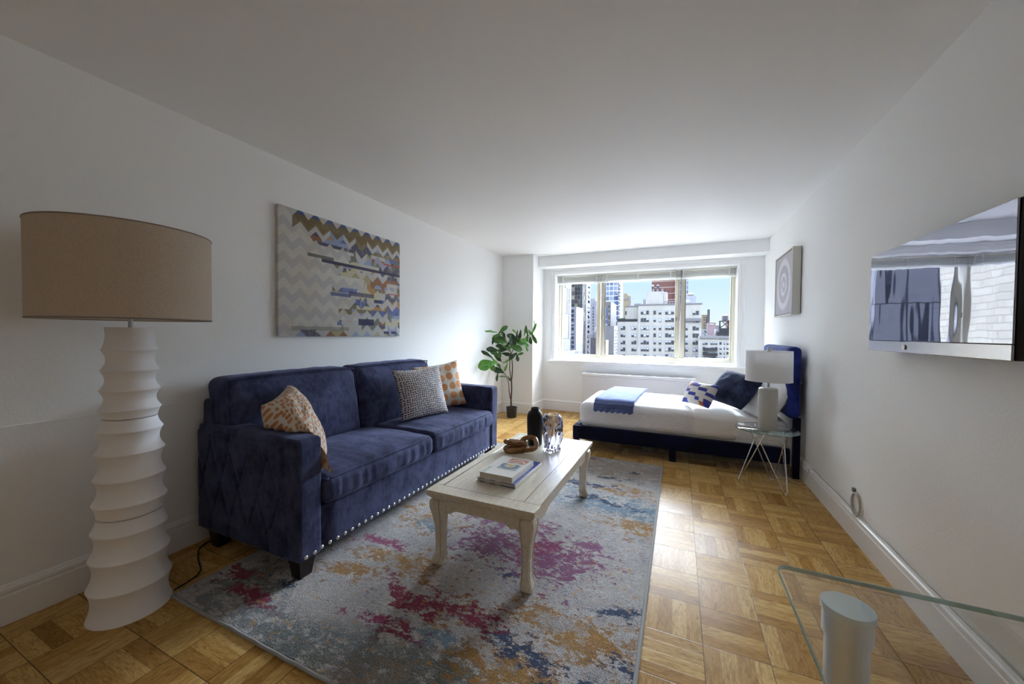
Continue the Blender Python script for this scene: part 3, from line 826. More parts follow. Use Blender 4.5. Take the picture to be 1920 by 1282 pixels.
# books
M_PAGE = flat('book_pages', 'c9c3b4', .8)
BA = radians(-1.5)
t = thing('book', 'blue and white patterned hardback at the bottom of the stack on the coffee table', 'book', (-.895, 1.985, ZT), BA, 'books stacked on the coffee table')
g = G('blue_cover', rough=.3)
q = g.xyz(g.co('Object'))
chk = g.M('FLOORED_MODULO', g.M('ADD', g.M('FLOOR', g.M('DIVIDE', q[0], .032)), g.M('FLOOR', g.M('DIVIDE', q[1], .05))), 2.)
onl = g.M('LESS_THAN', q[0], .055)
g.set('base', g.mix(g.M('MULTIPLY', chk, onl), g.mix(onl, '3f55a8', 'd5d4cf'), '3d4d8e'))
M_BLUE = g.m
M_WCOV = flat('white_cover', 'e9e7e3', .35)
b = NB(); bx(b, -.118, .121, -.192, .192, .019, .0215, .0008, 1); bx(b, -.118, .121, -.192, .192, 0, .0025, .0008, 1); obj('cover', b, M_BLUE, t)
b = NB(); bx(b, .1192, .1235, -.192, .192, .0, .0215, .001, 1); obj('spine', b, M_WCOV, t)
b = NB(); bx(b, -.112, .119, -.187, .187, .0025, .019); obj('pages', b, M_PAGE, t, smooth=0)
M_LB = flat('pale_blue_print', '9fb0d8', .4)
text_obj('cover_lettering', 'OK', .052, M_LB, t, Matrix.Translation((.112, -.055, .0217)) @ Matrix.Rotation(pi/2, 4, 'Z'))
t = thing('book', 'thick white hardback with coral and blue cover pictures, on top of the stack', 'book', (-.898, 1.942, ZT+.0222), BA, 'books stacked on the coffee table')
b = NB(); bx(b, -.102, .104, -.148, .150, .030, .033, .0008, 1); bx(b, -.102, .104, -.148, .150, 0, .003, .0008, 1); bx(b, .1015, .105, -.148, .150, 0, .033, .001, 1); obj('cover', b, M_WCOV, t)
b = NB(); bx(b, -.096, .102, -.143, .145, .003, .030); obj('pages', b, M_PAGE, t, smooth=0)
def quad(bm, x0, x1, y0, y1, z, h=.0004, mi=0): bx(bm, x0, x1, y0, y1, z, z+h, mi=mi)
def disc(bm, cx, cy, r0, r1, z, a0=0, a1=2*pi, n=40, mi=0, clip=None):
    A, B = [], []
    for i in range(n+1):
        a_ = a0+(a1-a0)*i/n
        for R_, L_ in ((r0, A), (r1, B)):
            x, y = cx+R_*cos(a_), cy+R_*sin(a_)
            if clip: x = min(max(x, clip[0]), clip[1]); y = min(max(y, clip[2]), clip[3])
            L_.append(bm.verts.new((x, y, z)))
    for i in range(n): bm.faces.new((A[i], A[i+1], B[i+1], B[i])).material_index = mi
zc = .0338
b = NB(); cl = (-.028, .088, .055, .130)
quad(b, *cl, .033); disc(b, .03, .056, .044, .060, zc, 0, pi, clip=cl, mi=1); disc(b, .03, .056, .026, .036, zc, 0, pi, clip=cl, mi=2); disc(b, .03, .056, 0, .022, zc+.0001, 0, pi, clip=cl, mi=1)
obj('cover_picture', b, None, t, smooth=0, mats=[flat('coral', 'cf7665', .45), flat('cream_print', 'ddd0bf', .45), flat('pink_print', 'd09a86', .45)])
b = NB(); cl = (-.040, .078, -.055, .035)
quad(b, *cl, .033); disc(b, .015, .01, .034, .055, zc, 0, 2*pi, clip=cl, mi=1); disc(b, .022, .008, .016, .025, zc+.0001, clip=cl, mi=2); disc(b, .022, .008, 0, .0165, zc+.0002, clip=cl, mi=3)
obj('cover_picture', b, None, t, smooth=0, mats=[flat('sage_print', 'a3b3a8', .45), flat('slate_blue_print', '66739c', .45), flat('pale_ring', 'd6cfb5', .45), flat('yellow_print', 'd8ad63', .45)])
text_obj('cover_lettering', 'DOVE', .034, flat('mint_print', 'a9c6b6', .4), t, Matrix.Translation((-.066, -.135, .0332)) @ Matrix.Rotation(pi/2, 4, 'Z'))

# ================================================================== FLOOR LAMP
M_PLASTER = G('white_plaster', base='efeef0', rough=.6).m
t = thing('floor_lamp', 'floor lamp with ribbed white column and wide beige drum shade by the left wall', 'lamp', (-2.214, .797, 0))
ridges = [(.002, .138), (.133, .137), (.259, .131), (.372, .124), (.494, .120), (.600, .116), (.71, .112), (.805, .1065), (.896, .100), (.977, .097), (1.062, .0935), (1.149, .090), (1.246, .080)]
def colprof(za, zb):
    """scalloped profile with sharp rims at the listed heights"""
    pr = []
    n = 120
    for i in range(n+1):
        z = za+(zb-za)*i/n
        for (z0, r0), (z1, r1) in zip(ridges, ridges[1:]):
            if z <= z1 or z1 == ridges[-1][0]:
                s = (z-z0)/(z1-z0); s = min(max(s, 0), 1)
                dep = .0165 if z1 < 1.2 else .008
                if z0 < .01: dep = .014
                e = abs(2*s-1)
                r_ = r0+(r1-r0)*s-dep*(1-e**1.9)
                break
        pr.append((r_, z))
    return pr
LEAN = (.026, 0)
for za, zb, nm in ((0, .431, 0), (.434, .853, 1), (.856, 1.246, 2)):
    pr = colprof(za, zb)
    if za > 0:
        pr = [(pr[0][0]-.006, za)]+pr[1:]
    b = NB(); lathe(b, pr, 72, lean=LEAN); obj('column_section', b, M_PLASTER, t, smooth=60)
b = NB(); lathe(b, [(.008, 1.246), (.008, 1.60)], 20, cx=LEAN[0]*0+.0, lean=(.026, 0)); obj('stem', b, flat('white_metal', 'cfcfcd', .35, metal=.2), t)
def translucent(m, frac=.45):
    """let part of the light pass through the cloth"""
    nt_ = m.node_tree; b_ = nt_.nodes['Principled BSDF']; o_ = nt_.nodes['Material Output']
    tl = nt_.nodes.new('ShaderNodeBsdfTranslucent'); mx = nt_.nodes.new('ShaderNodeMixShader'); mx.inputs[0].default_value = frac
    src = b_.inputs['Base Color']
    if src.is_linked: nt_.links.new(src.links[0].from_socket, tl.inputs[0])
    else: tl.inputs[0].default_value = src.default_value
    nt_.links.new(b_.outputs[0], mx.inputs[1]); nt_.links.new(tl.outputs[0], mx.inputs[2]); nt_.links.new(mx.outputs[0], o_.inputs[0])
    return m
def linen():
    g = G('beige_linen_shade', rough=.85)
    p = g.co('Object'); n1 = g.noise(g.V('MULTIPLY', p, (60, 60, 420)), 2, 3, .6); n2 = g.noise(g.V('MULTIPLY', p, (420, 420, 40)), 2, 3, .6)
    g.set('base', g.mul('c9baa9', g.ramp(g.M('MULTIPLY', g.M('ADD', n1, n2), .5), [(.35, 'd2cbc3'), (.6, 'ffffff')]), .8))
    g.bump(g.M('ADD', n1, n2), .15, .002); return g.m
b = NB(); R1 = .282; sx_ = .022
rows = []
lathe(b, [(R1, 1.280), (R1, 1.657), (R1-.004, 1.657), (R1-.004, 1.280)], 96, cx=sx_, cap0=False, cap1=False)
sh = obj('lamp_shade', b, None, t, smooth=50, mats=[linen()])
M_RIM = flat('brown_grey_trim', '8a8178', .7)
for z in (1.281, 1.656):
    b = NB(); tube(b, [(sx_+(R1-.001)*cos(2*pi*i/96), (R1-.001)*sin(2*pi*i/96), z) for i in range(96)], .0032, 6, closed=True); obj('shade_rim', b, M_RIM, sh)
b = NB(); lathe(b, [(R1-.0045, 1.286), (R1-.0045, 1.652)], 96, cx=sx_, cap0=False, cap1=False); obj('shade_lining', b, flat('white_lining', 'd6d3cd', .7), sh)
b = NB()
for k in range(3):
    a_ = k*2*pi/3+.5; tube(b, [(sx_+.012, 0, 1.59), (sx_+R1*.97*cos(a_), R1*.97*sin(a_), 1.60)], .0025, 6)
obj('spider', b, M_STEEL, sh)
# its black cord
b = NB(); tube(b, catmull([(-2.16, .93, .006), (-2.2, 1.05, .008), (-2.36, 1.12, .006), (-2.47, 1.2, .006), (-2.50, 1.40, .006)], 8), .0035, 8)
tag(obj('power_cord', b, flat('black_rubber', '0e0e0e', .5)), 'black power cord on the floor behind the ribbed floor lamp', 'cord')

# ================================================================== WALL ART
def chevron():
    g = G('chevron_painting', rough=.75)
    p = g.xyz(g.pos()); y = g.M('SUBTRACT', p[1], 1.686); z = g.M('SUBTRACT', p[2], 1.199)
    PER, AMP, ROW = .1268, .060, .0625
    u = g.M('DIVIDE', g.M('SUBTRACT', y, .036), PER)
    tri = g.M('ABSOLUTE', g.M('SUBTRACT', g.M('FRACT', u), .5))      # 0 at valley centre, .5 at a peak
    zz2 = g.M('SUBTRACT', z, g.M('MULTIPLY', tri, 2*AMP))
    rowf = g.M('DIVIDE', g.M('ADD', zz2, .08), ROW); row = g.M('FLOOR', rowf)
    alt = g.M('FLOORED_MODULO', row, 2.)
    # underlying colour fields: blocks cut across the chevrons
    blk = g.comb(g.M('FLOOR', g.M('DIVIDE', g.M('ADD', y, g.M('MULTIPLY', row, .053)), .21)), row, 3.)
    r1 = g.white(blk); r2 = g.white(g.V('ADD', blk, (5., 9., 2.)))
    hb = g.comb(g.M('FLOOR', g.M('DIVIDE', y, .17)), g.M('FLOOR', g.M('DIVIDE', z, .033)), 8.)
    r3 = g.white(hb)
    pal = [(0, '4d4a66'), (.10, '7a7250'), (.20, '5668a8'), (.30, 'a8a07a'), (.40, 'c9c4a0'), (.48, '8fa0c4'), (.56, '8d5a38'), (.64, 'c3c0bb'),
           (.72, '6e7466'), (.80, 'b98a4e'), (.88, '9d9fb8'), (.94, '3c3a58')]
    colA = g.ramp(r1, pal, True); colB = g.ramp(r3, pal, True)
    colr = g.mix(g.M('GREATER_THAN', r2, .45), colA, colB)
    pale = g.mix(alt, 'd3d2cc', 'c1c1c2')
    pale = g.mix(g.mapr(g.noise(g.pos(), 7, 4, .6), .45, .7, 0., .5), pale, 'c6bca8')
    # bands where the white chevrons stay on top
    whiterow = g.M('MULTIPLY', alt, g.mapr(g.white(g.comb(row, g.M('FLOOR', u), 1.)), .25, .26))
    colr = g.mix(g.M('MULTIPLY', whiterow, .85), colr, 'c8c8c6')
    # coloured part: the right side and a band along the top
    nz = g.M('MULTIPLY', g.M('SUBTRACT', g.white(g.comb(g.M('FLOOR', g.M('DIVIDE', z, .045)), 2., 2.)), .5), .34)
    right = g.M('GREATER_THAN', g.M('ADD', y, nz), .60)
    topb = g.M('MULTIPLY', g.M('GREATER_THAN', z, .70), g.M('GREATER_THAN', y, g.M('SUBTRACT', 1.0, g.M('MULTIPLY', z, 1.02))))
    botb = g.M('MULTIPLY', g.M('LESS_THAN', z, .075), g.M('GREATER_THAN', y, .09))
    botc = g.M('MULTIPLY', g.M('LESS_THAN', z, .05), g.M('GREATER_THAN', y, .09))
    msk = g.M('MAXIMUM', g.M('MAXIMUM', right, topb), botc)
    c = g.mix(g.M('MULTIPLY', msk, .92), pale, colr)
    # dripping vertical scratches, thin bars
    drip = g.noise(g.comb(g.M('MULTIPLY', y, 120.), g.M('MULTIPLY', z, 9.), 0.), 1., 3, .6)
    dm = g.M('MULTIPLY', g.mapr(drip, .56, .62), g.M('MULTIPLY', msk, g.mapr(g.noise(g.pos(), 5, 2), .5, .55)))
    c = g.mix(g.M('MULTIPLY', dm, .6), c, 'cfcabf')
    def bar(c, y0, y1, z0, z1, col, f=.95, slope=0.):
        zz3 = g.M('SUBTRACT', z, g.M('MULTIPLY', y, slope)) if slope else z
        m = g.M('MULTIPLY', g.M('MULTIPLY', g.M('GREATER_THAN', y, y0), g.M('LESS_THAN', y, y1)), g.M('MULTIPLY', g.M('GREATER_THAN', zz3, z0), g.M('LESS_THAN', zz3, z1)))
        return g.mix(g.M('MULTIPLY', m, f), c, col)
    c = bar(c, .34, 1.22, .575, .60, '3a3a55')
    c = bar(c, .22, .45, .60, .625, '4b5148', .8)
    c = bar(c, 1.0, 1.22, .665, .677, 'b24a2c'); c = bar(c, 1.05, 1.22, .395, .403, 'b24a2c')
    c = bar(c, .70, .88, .095, .15, '37355c'); c = bar(c, .42, .62, .325, .355, '4a5a8c', .85)
    c = bar(c, .60, .88, .34, .375, '4d4a6c', .8); c = bar(c, .88, .98, .30, .33, '3a3960'); c = bar(c, 1.0, 1.07, .02, .045, '3a3960'); c = bar(c, 1.10, 1.17, .02, .045, '3a3960')
    c = bar(c, .09, .6, .045, .075, '6b6a50', .5)
    # dark V shapes along the very top
    cap = g.M('ADD', .862, g.M('MULTIPLY', tri, .14))
    tb = g.M('MULTIPLY', g.M('GREATER_THAN', zz2, .775), g.M('LESS_THAN', z, cap)); wt = g.M('GREATER_THAN', z, cap)
    yy = g.M('MULTIPLY', g.M('GREATER_THAN', y, .10), .9)
    c = g.mix(g.M('MULTIPLY', tb, yy), c, g.mix(g.M('GREATER_THAN', z, .885), '7a6a44', '4b5f96'))
    c = g.mix(g.M('MULTIPLY', wt, yy), c, 'c6c5c0')
    c = g.mix(g.M('MULTIPLY', g.M('LESS_THAN', y, .085), .9), c, pale)
    g.set('base', c)
    g.bump(g.noise(g.pos(), 150, 3), .1, .002)
    return g.m
t = thing('canvas_painting', 'large canvas painting of multicoloured chevrons and white zigzags above the sofa', 'painting', (XL, 2.295, 1.199))
b = NB(); bx(b, .004, .030, -.610, .610, .0, .913, .003, 2); obj('canvas', b, chevron(), t)
b = NB(); bx(b, .0005, .0045, -.604, .604, .006, .907); obj('stretcher', b, flat('raw_wood', '8f8577', .8), t, smooth=0)

def radial():
    g = G('radial_print', rough=.35)
    p = g.xyz(g.pos()); y = g.M('DIVIDE', g.M('SUBTRACT', p[1], 4.487), .30); z = g.M('DIVIDE', g.M('SUBTRACT', p[2], 1.745), .29)
    r_ = g.M('SQRT', g.M('ADD', g.M('MULTIPLY', y, y), g.M('MULTIPLY', z, z))); a_ = g.M('ARCTAN2', z, y)
    spk = g.M('ABSOLUTE', g.M('SINE', g.M('MULTIPLY', a_, 28.)))
    ring = g.M('MULTIPLY', g.M('MULTIPLY', g.mapr(r_, .62, .68), g.mapr(r_, .90, .82)), g.mapr(spk, .2, .7, .25, 1.))
    r2 = g.M('MULTIPLY', g.mapr(r_, .25, .28), g.mapr(r_, .42, .38)); r3 = g.mapr(r_, .12, .08)
    n1 = g.noise(g.pos(), 40, 4, .7)
    lace = g.M('MULTIPLY', r2, g.mapr(n1, .4, .55, .3, 1.))
    m = g.M('MAXIMUM', g.M('MAXIMUM', ring, lace), g.M('MAXIMUM', r3, g.M('MULTIPLY', g.M('MULTIPLY', g.mapr(r_, .42, .4), g.mapr(n1, .5, .6)), .6)))
    g.set('base', g.mix(m, g.ramp(n1, [(.3, 'a39ea8'), (.7, 'b5b0b9')]), 'dddbde'))
    return g.m
t = thing('framed_print', 'square framed print of white radiating rings on grey in a deep white frame, right wall', 'picture', (XR, 4.487, 1.431))
fr2 = flat('silver_white_frame', 'cfcdc2', .35)
b = NB(); H = .622; hw = .335
bx(b, -.072, -.006, -hw, -hw+.014, 0, H, .002, 1); bx(b, -.072, -.006, hw-.014, hw, 0, H, .002, 1)
bx(b, -.072, -.006, -hw+.014, hw-.014, 0, .014, .002, 1); bx(b, -.072, -.006, -hw+.014, hw-.014, H-.014, H, .002, 1)
obj('frame', b, fr2, t)
b = NB(); bx(b, -.066, -.062, -hw+.0145, hw-.0145, .0145, H-.0145); obj('print', b, radial(), t, smooth=0)
M_LIN = flat('maroon_liner', '4c2c3e', .5)
for z0_ in (.0145, H-.020):
    b = NB(); bx(b, -.069, -.0665, -hw+.0145, hw-.0145, z0_, z0_+.0055); obj('inner_liner', b, M_LIN, t, smooth=0)
b = NB(); bx(b, -.0055, -.0005, -hw+.01, hw-.01, .01, H-.01); obj('backing', b, flat('black_board', '111111', .7), t, smooth=0)

# ================================================================== TELEVISION
def screen():
    g = G('mirror_screen', base='a0a3b2', rough=.02, metal=1.0)
    p = g.xyz(g.pos())
    n1 = g.noise(g.comb(0., g.M('MULTIPLY', p[1], 9.), g.M('MULTIPLY', p[2], 3.)), 1., 1, .4)
    n2 = g.noise(g.comb(0., g.M('MULTIPLY', p[1], 3.), g.M('MULTIPLY', p[2], 7.)), 1., 0, .4)
    g.bump(g.M('ADD', n1, g.M('MULTIPLY', n2, .5)), .17, .005)
    return g.m
t = thing('television', 'flat television with a mirror-like screen and silver lower bezel on the right wall', 'television', (XR, 2.067, 1.166))
b = NB(); bx(b, -.097, -.0005, -.459, .459, 0, .484, .006, 2); obj('housing', b, flat('gloss_black_plastic', '060607', .35), t)
b = NB(); bx(b, -.103, -.0972, -.457, .457, .050, .482, .002, 1); obj('screen', b, screen(), t)
b = NB(); bx(b, -.104, -.0972, -.457, .457, .0, .0495, .002, 1); obj('bezel', b, flat('polished_silver', 'aeadb3', .16, metal=.9), t)
b = NB(); bmesh.ops.create_cone(b, cap_ends=True, segments=24, radius1=.011, radius2=.010, depth=.004, matrix=Matrix.Translation((-.1062, .118, .024)) @ Matrix.Rotation(pi/2, 4, 'Y')); obj('badge', b, flat('dull_silver', 'a9a7a4', .3, metal=.8), t)

# ================================================================== BED
M_BED = velvet('blue_velvet', '151a4a', '2a3880', .55, 5)
M_BEDD = velvet('dark_navy_velvet', '0d0f22', '14183a', .2, 5)
t = thing('bed', 'low single bed frame in navy velvet with an upholstered headboard against the right wall', 'bed', (0, 4.40, 0))
def rel(y): return y-4.40
b = NB(); soft(b, -1.032, .90, rel(3.915), rel(3.975), .112, .252, .012, (0, 0, 0), 12); obj('side_rail', b, M_BEDD, t, smooth=180)
b = NB(); soft(b, -1.032, .90, rel(4.905), rel(4.965), .112, .252, .012, (0, 0, 0), 12); obj('side_rail', b, M_BEDD, t, smooth=180)
b = NB(); soft(b, -1.034, -.974, rel(3.977), rel(4.903), .112, .252, .012, (0, 0, 0), 12); obj('foot_rail', b, M_BEDD, t, smooth=180)
b = NB(); bx(b, -.972, .90, rel(3.977), rel(4.903), .17, .20); obj('platform', b, flat('black_fabric', '0c0c0e', .9), t, smooth=0)
def hbf(w_, n_): return w_
b = NB(); soft(b, .862, .968, rel(3.905), rel(4.975), .515, 1.142, .045, (.0, 0, 0), 22, .002, 5); obj('headboard', b, M_BED, t, smooth=180)
for y in (3.905, 4.93):
    b = NB(); bx(b, .915, .965, rel(y), rel(y+.045), 0, .53, .003, 1); obj('headboard_post', b, M_BEDD, t)
for x, y in ((-1.0, 3.95), (-.04, 3.935), (-1.0, 4.92), (-.04, 4.92), (-.04, 4.43)):
    b = NB(); bx(b, x-.03, x+.03, rel(y-.015), rel(y+.03), 0, .115 if y != 4.43 else .17, .003, 1); obj('leg', b, M_BEDD, t)

def linenw(name, col, kind):
    g = G(name, rough=.8, sheen=.1)
    g.set('base', col); p = g.pos(); q = g.xyz(p)
    if kind == 'quilt':
        # stitched lattice of diamonds with curls
        a_ = g.M('DIVIDE', g.M('ADD', q[0], q[1]), .25); z_ = g.M('DIVIDE', q[2], .22)
        s1 = g.M('ABSOLUTE', g.M('SUBTRACT', g.M('FRACT', g.M('ADD', a_, z_)), .5)); s2 = g.M('ABSOLUTE', g.M('SUBTRACT', g.M('FRACT', g.M('SUBTRACT', a_, z_)), .5))
        def st(d, f): return g.M('ABSOLUTE', g.M('SINE', g.M('MULTIPLY', d, f)))
        h = g.M('MULTIPLY', st(s1, 25.), st(s2, 25.))
        h = g.M('ADD', h, g.M('MULTIPLY', g.noise(p, 22, 3, .6, 1.5), 1.2))
        g.bump(h, .55, .006)
    elif kind == 'stripe':
        h = g.M('ADD', g.M('SINE', g.M('MULTIPLY', q[2], 420.)), g.M('MULTIPLY', g.noise(p, 9, 3), 6.)); g.bump(h, .25, .002)
    else:
        h = g.noise(p, 10, 4, .55, .8); g.bump(h, .35, .012)
    return g.m
M_QUILT = linenw('white_quilt', 'efeef1', 'quilt'); M_SHEET = linenw('white_striped_sheet', 'eeece9', 'stripe'); M_COTTON = linenw('white_cotton', 'e2e1e2', 'plain')
BY0, BY1 = 3.945, 4.935
def layer(name, x0, x1, z0, zt0, r, grow, mat, label, cat, sd=0, foot=False):
    def fn(w_, n_):
        w_.z += .010*noise.noise(Vector((w_.x*3, w_.y*3, sd)))*(1 if n_.z > 0 else .2)
        if n_.y < -.8 and n_.z < .6: w_.y += .006*noise.noise(Vector((w_.x*6, w_.z*5, sd)))
        return w_
    b = NB(); soft(b, x0, x1, BY0-grow, BY1+grow, z0, zt0, r, (0.01, .004, .022), 34, .003, 5, sd, fn)
    if name != 'mattress':
        bmesh.ops.delete(b, geom=[f for f in b.faces if f.calc_center_median().z < z0+.004], context='FACES')
    o = obj(name, b, mat, smooth=180); tag(o, label, cat); return o
layer('mattress', -.955, .900, .2005, .475, .06, -.036, M_SHEET, 'white mattress in a fitted sheet, bare at the headboard end of the bed', 'mattress', 1)
layer('sheet', .10, .52, .2535, .497, .066, .004, M_SHEET, 'white ribbed top sheet folded back between quilt and pillows', 'sheet', 2)
layer('quilt', -.972, .158, .2535, .508, .072, .012, M_QUILT, 'white quilt with stitched lattice pattern covering the foot of the bed', 'quilt', 3)
# quilt corner fold
# blue throw
def throwmat():
    g = G('blue_knit', rough=.9, sheen=.4); g.set('sheen_tint', lin('a9b6e6'))
    p = g.pos(); n1 = g.noise(p, 120, 3, .7); n2 = g.noise(p, 14, 3)
    g.set('base', g.ramp(g.M('ADD', g.M('MULTIPLY', n1, .6), g.M('MULTIPLY', n2, .4)), [(.3, '3d4c80'), (.65, '6c7cb2')])); g.bump(n1, .7, .006); return g.m
M_THROW = throwmat()
t = thing('throw_blanket', 'blue throw with a ruffled fringe laid across the white quilt', 'blanket', (-.57, 4.45, .54))
TX0, TX1, TL0, TL1 = -.775, -.375, 3.915, 4.93
def thr(u, v, off):
    """v runs from the hanging near end over the near edge to the far edge"""
    L = v*1.13
    y0, zt_ = BY0-.018, .541
    x = (TX0+.0*u)+(TX1-TX0)*u+.035*(1-v)*(-1)*(1)+.02*v
    if L < .055: y, z = y0-.004-off*.5, .462+L
    elif L < .145:
        a_ = (L-.055)/.09*pi/2; y, z = y0+.066*(1-cos(a_))-off*cos(a_), .482+.052*sin(a_)+off*sin(a_)
    else:
        y = y0+.062+(L-.145); s = (y-BY0)/(BY1-BY0); z = .534+.012*sin(min(1, max(0, s))*pi)+off
    z += .004*noise.noise(Vector((x*8, y*8, 1)))
    return (x-(-.57), y-4.45, z-.54)
b = NB(); R_ = []
grid(b, 20, 44, lambda u, v: thr(u, v, .006)); grid(b, 20, 44, lambda u, v: thr(u, v, .024))
# close the rim
def rim(fn, n):
    A = [b.verts.new(fn(i/n, .006)) for i in range(n+1)]; B = [b.verts.new(fn(i/n, .024)) for i in range(n+1)]
    for i in range(n): b.faces.new((A[i], A[i+1], B[i+1], B[i]))
rim(lambda s, o_: thr(0, s, o_), 44); rim(lambda s, o_: thr(1, s, o_), 44); rim(lambda s, o_: thr(s, 1, o_), 20); rim(lambda s, o_: thr(s, 0, o_), 20)
bmesh.ops.remove_doubles(b, verts=b.verts[:], dist=.0005)
obj('blanket', b, M_THROW, t, smooth=180)
b = NB()
def fri(u, v):
    x, y, z = thr(u, 0, .012); a_ = u*2*pi*7
    return (x, y-.008-(.012*sin(a_)+.004*sin(a_*2.3))*v-.010*v, z-.030*v+.006*cos(a_)*v)
grid(b, 160, 6, fri)
o = obj('fringe', b, M_THROW, t, smooth=180)
md = o.modifiers.new('thick', 'SOLIDIFY'); md.thickness = .004

# pillows on the bed
def stepmat():
    g = G('stepped_print', rough=.8)
    uv = g.xyz(g.co('UV')); N_ = 7.
    x = g.M('FLOOR', g.M('MULTIPLY', uv[0], N_)); y = g.M('FLOOR', g.M('MULTIPLY', uv[1], N_))
    d = g.M('FLOORED_MODULO', g.M('ADD', x, g.M('MULTIPLY', y, 2.)), 6.)
    e = g.M('FLOORED_MODULO', g.M('SUBTRACT', x, y), 5.)
    blue = g.M('MAXIMUM', g.M('MULTIPLY', g.M('LESS_THAN', d, 1.5), g.M('LESS_THAN', e, 3.5)), g.M('MULTIPLY', g.M('LESS_THAN', d, 2.5), g.M('LESS_THAN', e, 1.5)))
    org = g.M('MULTIPLY', g.M('GREATER_THAN', d, 4.5), g.M('LESS_THAN', e, 1.5))
    g.set('base', g.mix(org, g.mix(blue, 'd9d5d0', '3d449a'), 'b9683a')); return g.m
pillow('throw_cushion', 'small cushion with a stepped white, blue and orange pattern on the bed', .34, .25, .15,
       frame_mat((.20, 4.20, .640), (-.62, -.62, .50), (.3, .15, 1)) @ Matrix.Rotation(radians(4), 4, 'Z'), stepmat(), seed=11, tuck=.12)
M_NAVYP = velvet('slate_navy_cotton', '1e2438', '39435e', .25, 6)
p_ = pillow('throw_pillow', 'large slate navy pillow leaning between the patterned cushion and white pillows', .52, .52, .20,
       skew_mat(Vector((.46, 4.44, .875)), Vector((.735, 4.10, .835)), Vector((.535, 3.99, .545)), .52), M_NAVYP, 'pillow', seed=5, tuck=.08)
pillow('bed_pillow', 'white pillow standing against the headboard, nearest the lamp', .62, .46, .19,
       frame_mat((.735, 4.19, .672), (-.74, -.32, .58), (.58, .1, .80)) @ Matrix.Rotation(radians(3), 4, 'Z'), M_COTTON, 'pillow', seed=8, tuck=.10, group='white pillows at the headboard')
pillow('bed_pillow', 'white pillow at the far side of the headboard behind the navy pillow', .58, .44, .17,
       frame_mat((.745, 4.72, .69), (-.86, .1, .52), (.52, .0, .86)), M_COTTON, 'pillow', seed=9, tuck=.10, group='white pillows at the headboard')

# ================================================================== SIDE TABLE AND LAMP
STX, STY, STZ = .664, 3.607, .478
t = thing('side_table', 'round glass side table on crossed chrome hairpin legs beside the bed', 'table', (STX, STY, 0))
b = NB(); lathe(b, [(.2185, STZ-.0075), (.2195, STZ-.006), (.2195, STZ-.0015), (.2185, STZ)], 72)
for f in b.faces:
    if abs(f.normal.z) < .9 and len(f.verts) == 4: f.material_index = 1
obj('glass_top', b, None, t, smooth=60, mats=[M_TABLEGLASS, M_GLASSEDGE])
feet = [(.481-STX, 3.612-STY), (.767-STX, 3.457-STY), (.742-STX, 3.782-STY)]
tops = {0: [(.654, 3.62+.05), (.735, 3.445)], 1: [(.506, 3.545), (.705, 3.47)], 2: [(.52, 3.60), (.80, 3.56)]}
fa = [math.atan2(y, x) for x, y in feet]
for k, (fx_, fy_) in enumerate(feet):
    R_ = hypot(fx_, fy_); a_ = fa[k]
    dirt = Vector((-sin(a_), cos(a_), 0))
    base = Vector((cos(a_), sin(a_), 0))*R_
    T1 = Vector((cos(a_+radians(78)), sin(a_+radians(78)), 0))*.135+Vector((0, 0, STZ-.012)); T2 = Vector((cos(a_-radians(78)), sin(a_-radians(78)), 0))*.135+Vector((0, 0, STZ-.012))
    w1 = base+dirt*.020+Vector((0, 0, .035)); w2 = base-dirt*.020+Vector((0, 0, .035))
    pts = [T1, w1+(T1-w1)*.5, w1+(T1-w1)*.12, w1, base+dirt*.012+Vector((0, 0, .010)), base+Vector((0, 0, .0062)), base-dirt*.012+Vector((0, 0, .010)), w2, w2+(T2-w2)*.12, w2+(T2-w2)*.5, T2]
    b = NB(); tube(b, catmull(pts, 6), .0042, 10); obj('hairpin_leg', b, M_CHROME, t, smooth=180)
for k in range(3):
    a_ = fa[k]+radians(60)
    b = NB(); lathe(b, [(.022, STZ-.0125), (.022, STZ-.0080)], 24, cx=.135*cos(a_), cy=.135*sin(a_)); obj('mounting_pad', b, M_STEEL, t)

def embossed():
    g = G('embossed_ceramic', base='d8d6d0', rough=.35)
    p = g.xyz(g.co('Object')); a_ = g.M('MULTIPLY', g.M('ARCTAN2', p[1], p[0]), 9./pi*2)
    ch = g.M('ABSOLUTE', g.M('SUBTRACT', g.M('FRACT', a_), .5))
    h = g.M('SINE', g.M('MULTIPLY', g.M('ADD', g.M('MULTIPLY', p[2], 1.), g.M('MULTIPLY', ch, .02)), 620.))
    h = g.M('ADD', h, g.mapr(ch, .0, .12, -1.5, 0.)); g.bump(h, .7, .003); return g.m
t = thing('table_lamp', 'white textured cylinder table lamp with a white drum shade on the glass side table', 'lamp', (.674, 3.634, STZ))
b = NB(); lathe(b, [(.055, 0), (.0655, .003), (.0675, .010), (.0675, .318), (.064, .328), (.050, .334), (.012, .335)], 72); obj('base', b, embossed(), t, smooth=50)
b = NB(); lathe(b, [(.010, .334), (.010, .62)], 20); obj('neck', b, M_STEEL, t)
b = NB(); R2 = .163
lathe(b, [(R2, .388), (R2-.003, .632), (R2-.006, .632), (R2-.003, .388)], 96, cap0=False, cap1=False)
sh = obj('lamp_shade', b, translucent(flat('white_fabric_shade', 'f0f0f0', .7), .5), t, smooth=50)
M_TAPE = flat('white_trim_tape', 'e6e6e6', .6)
for z, rr_ in ((.389, R2), (.631, R2-.003)):
    b = NB(); tube(b, [(rr_*cos(2*pi*i/96), rr_*sin(2*pi*i/96), z) for i in range(96)], .0022, 6, closed=True); obj('shade_rim', b, M_TAPE, sh)
b = NB()
for k in range(3): tube(b, [(0, 0, .612), (.155*cos(k*2.094+.4), .155*sin(k*2.094+.4), .616)], .002, 6)
obj('spider', b, M_STEEL, sh)
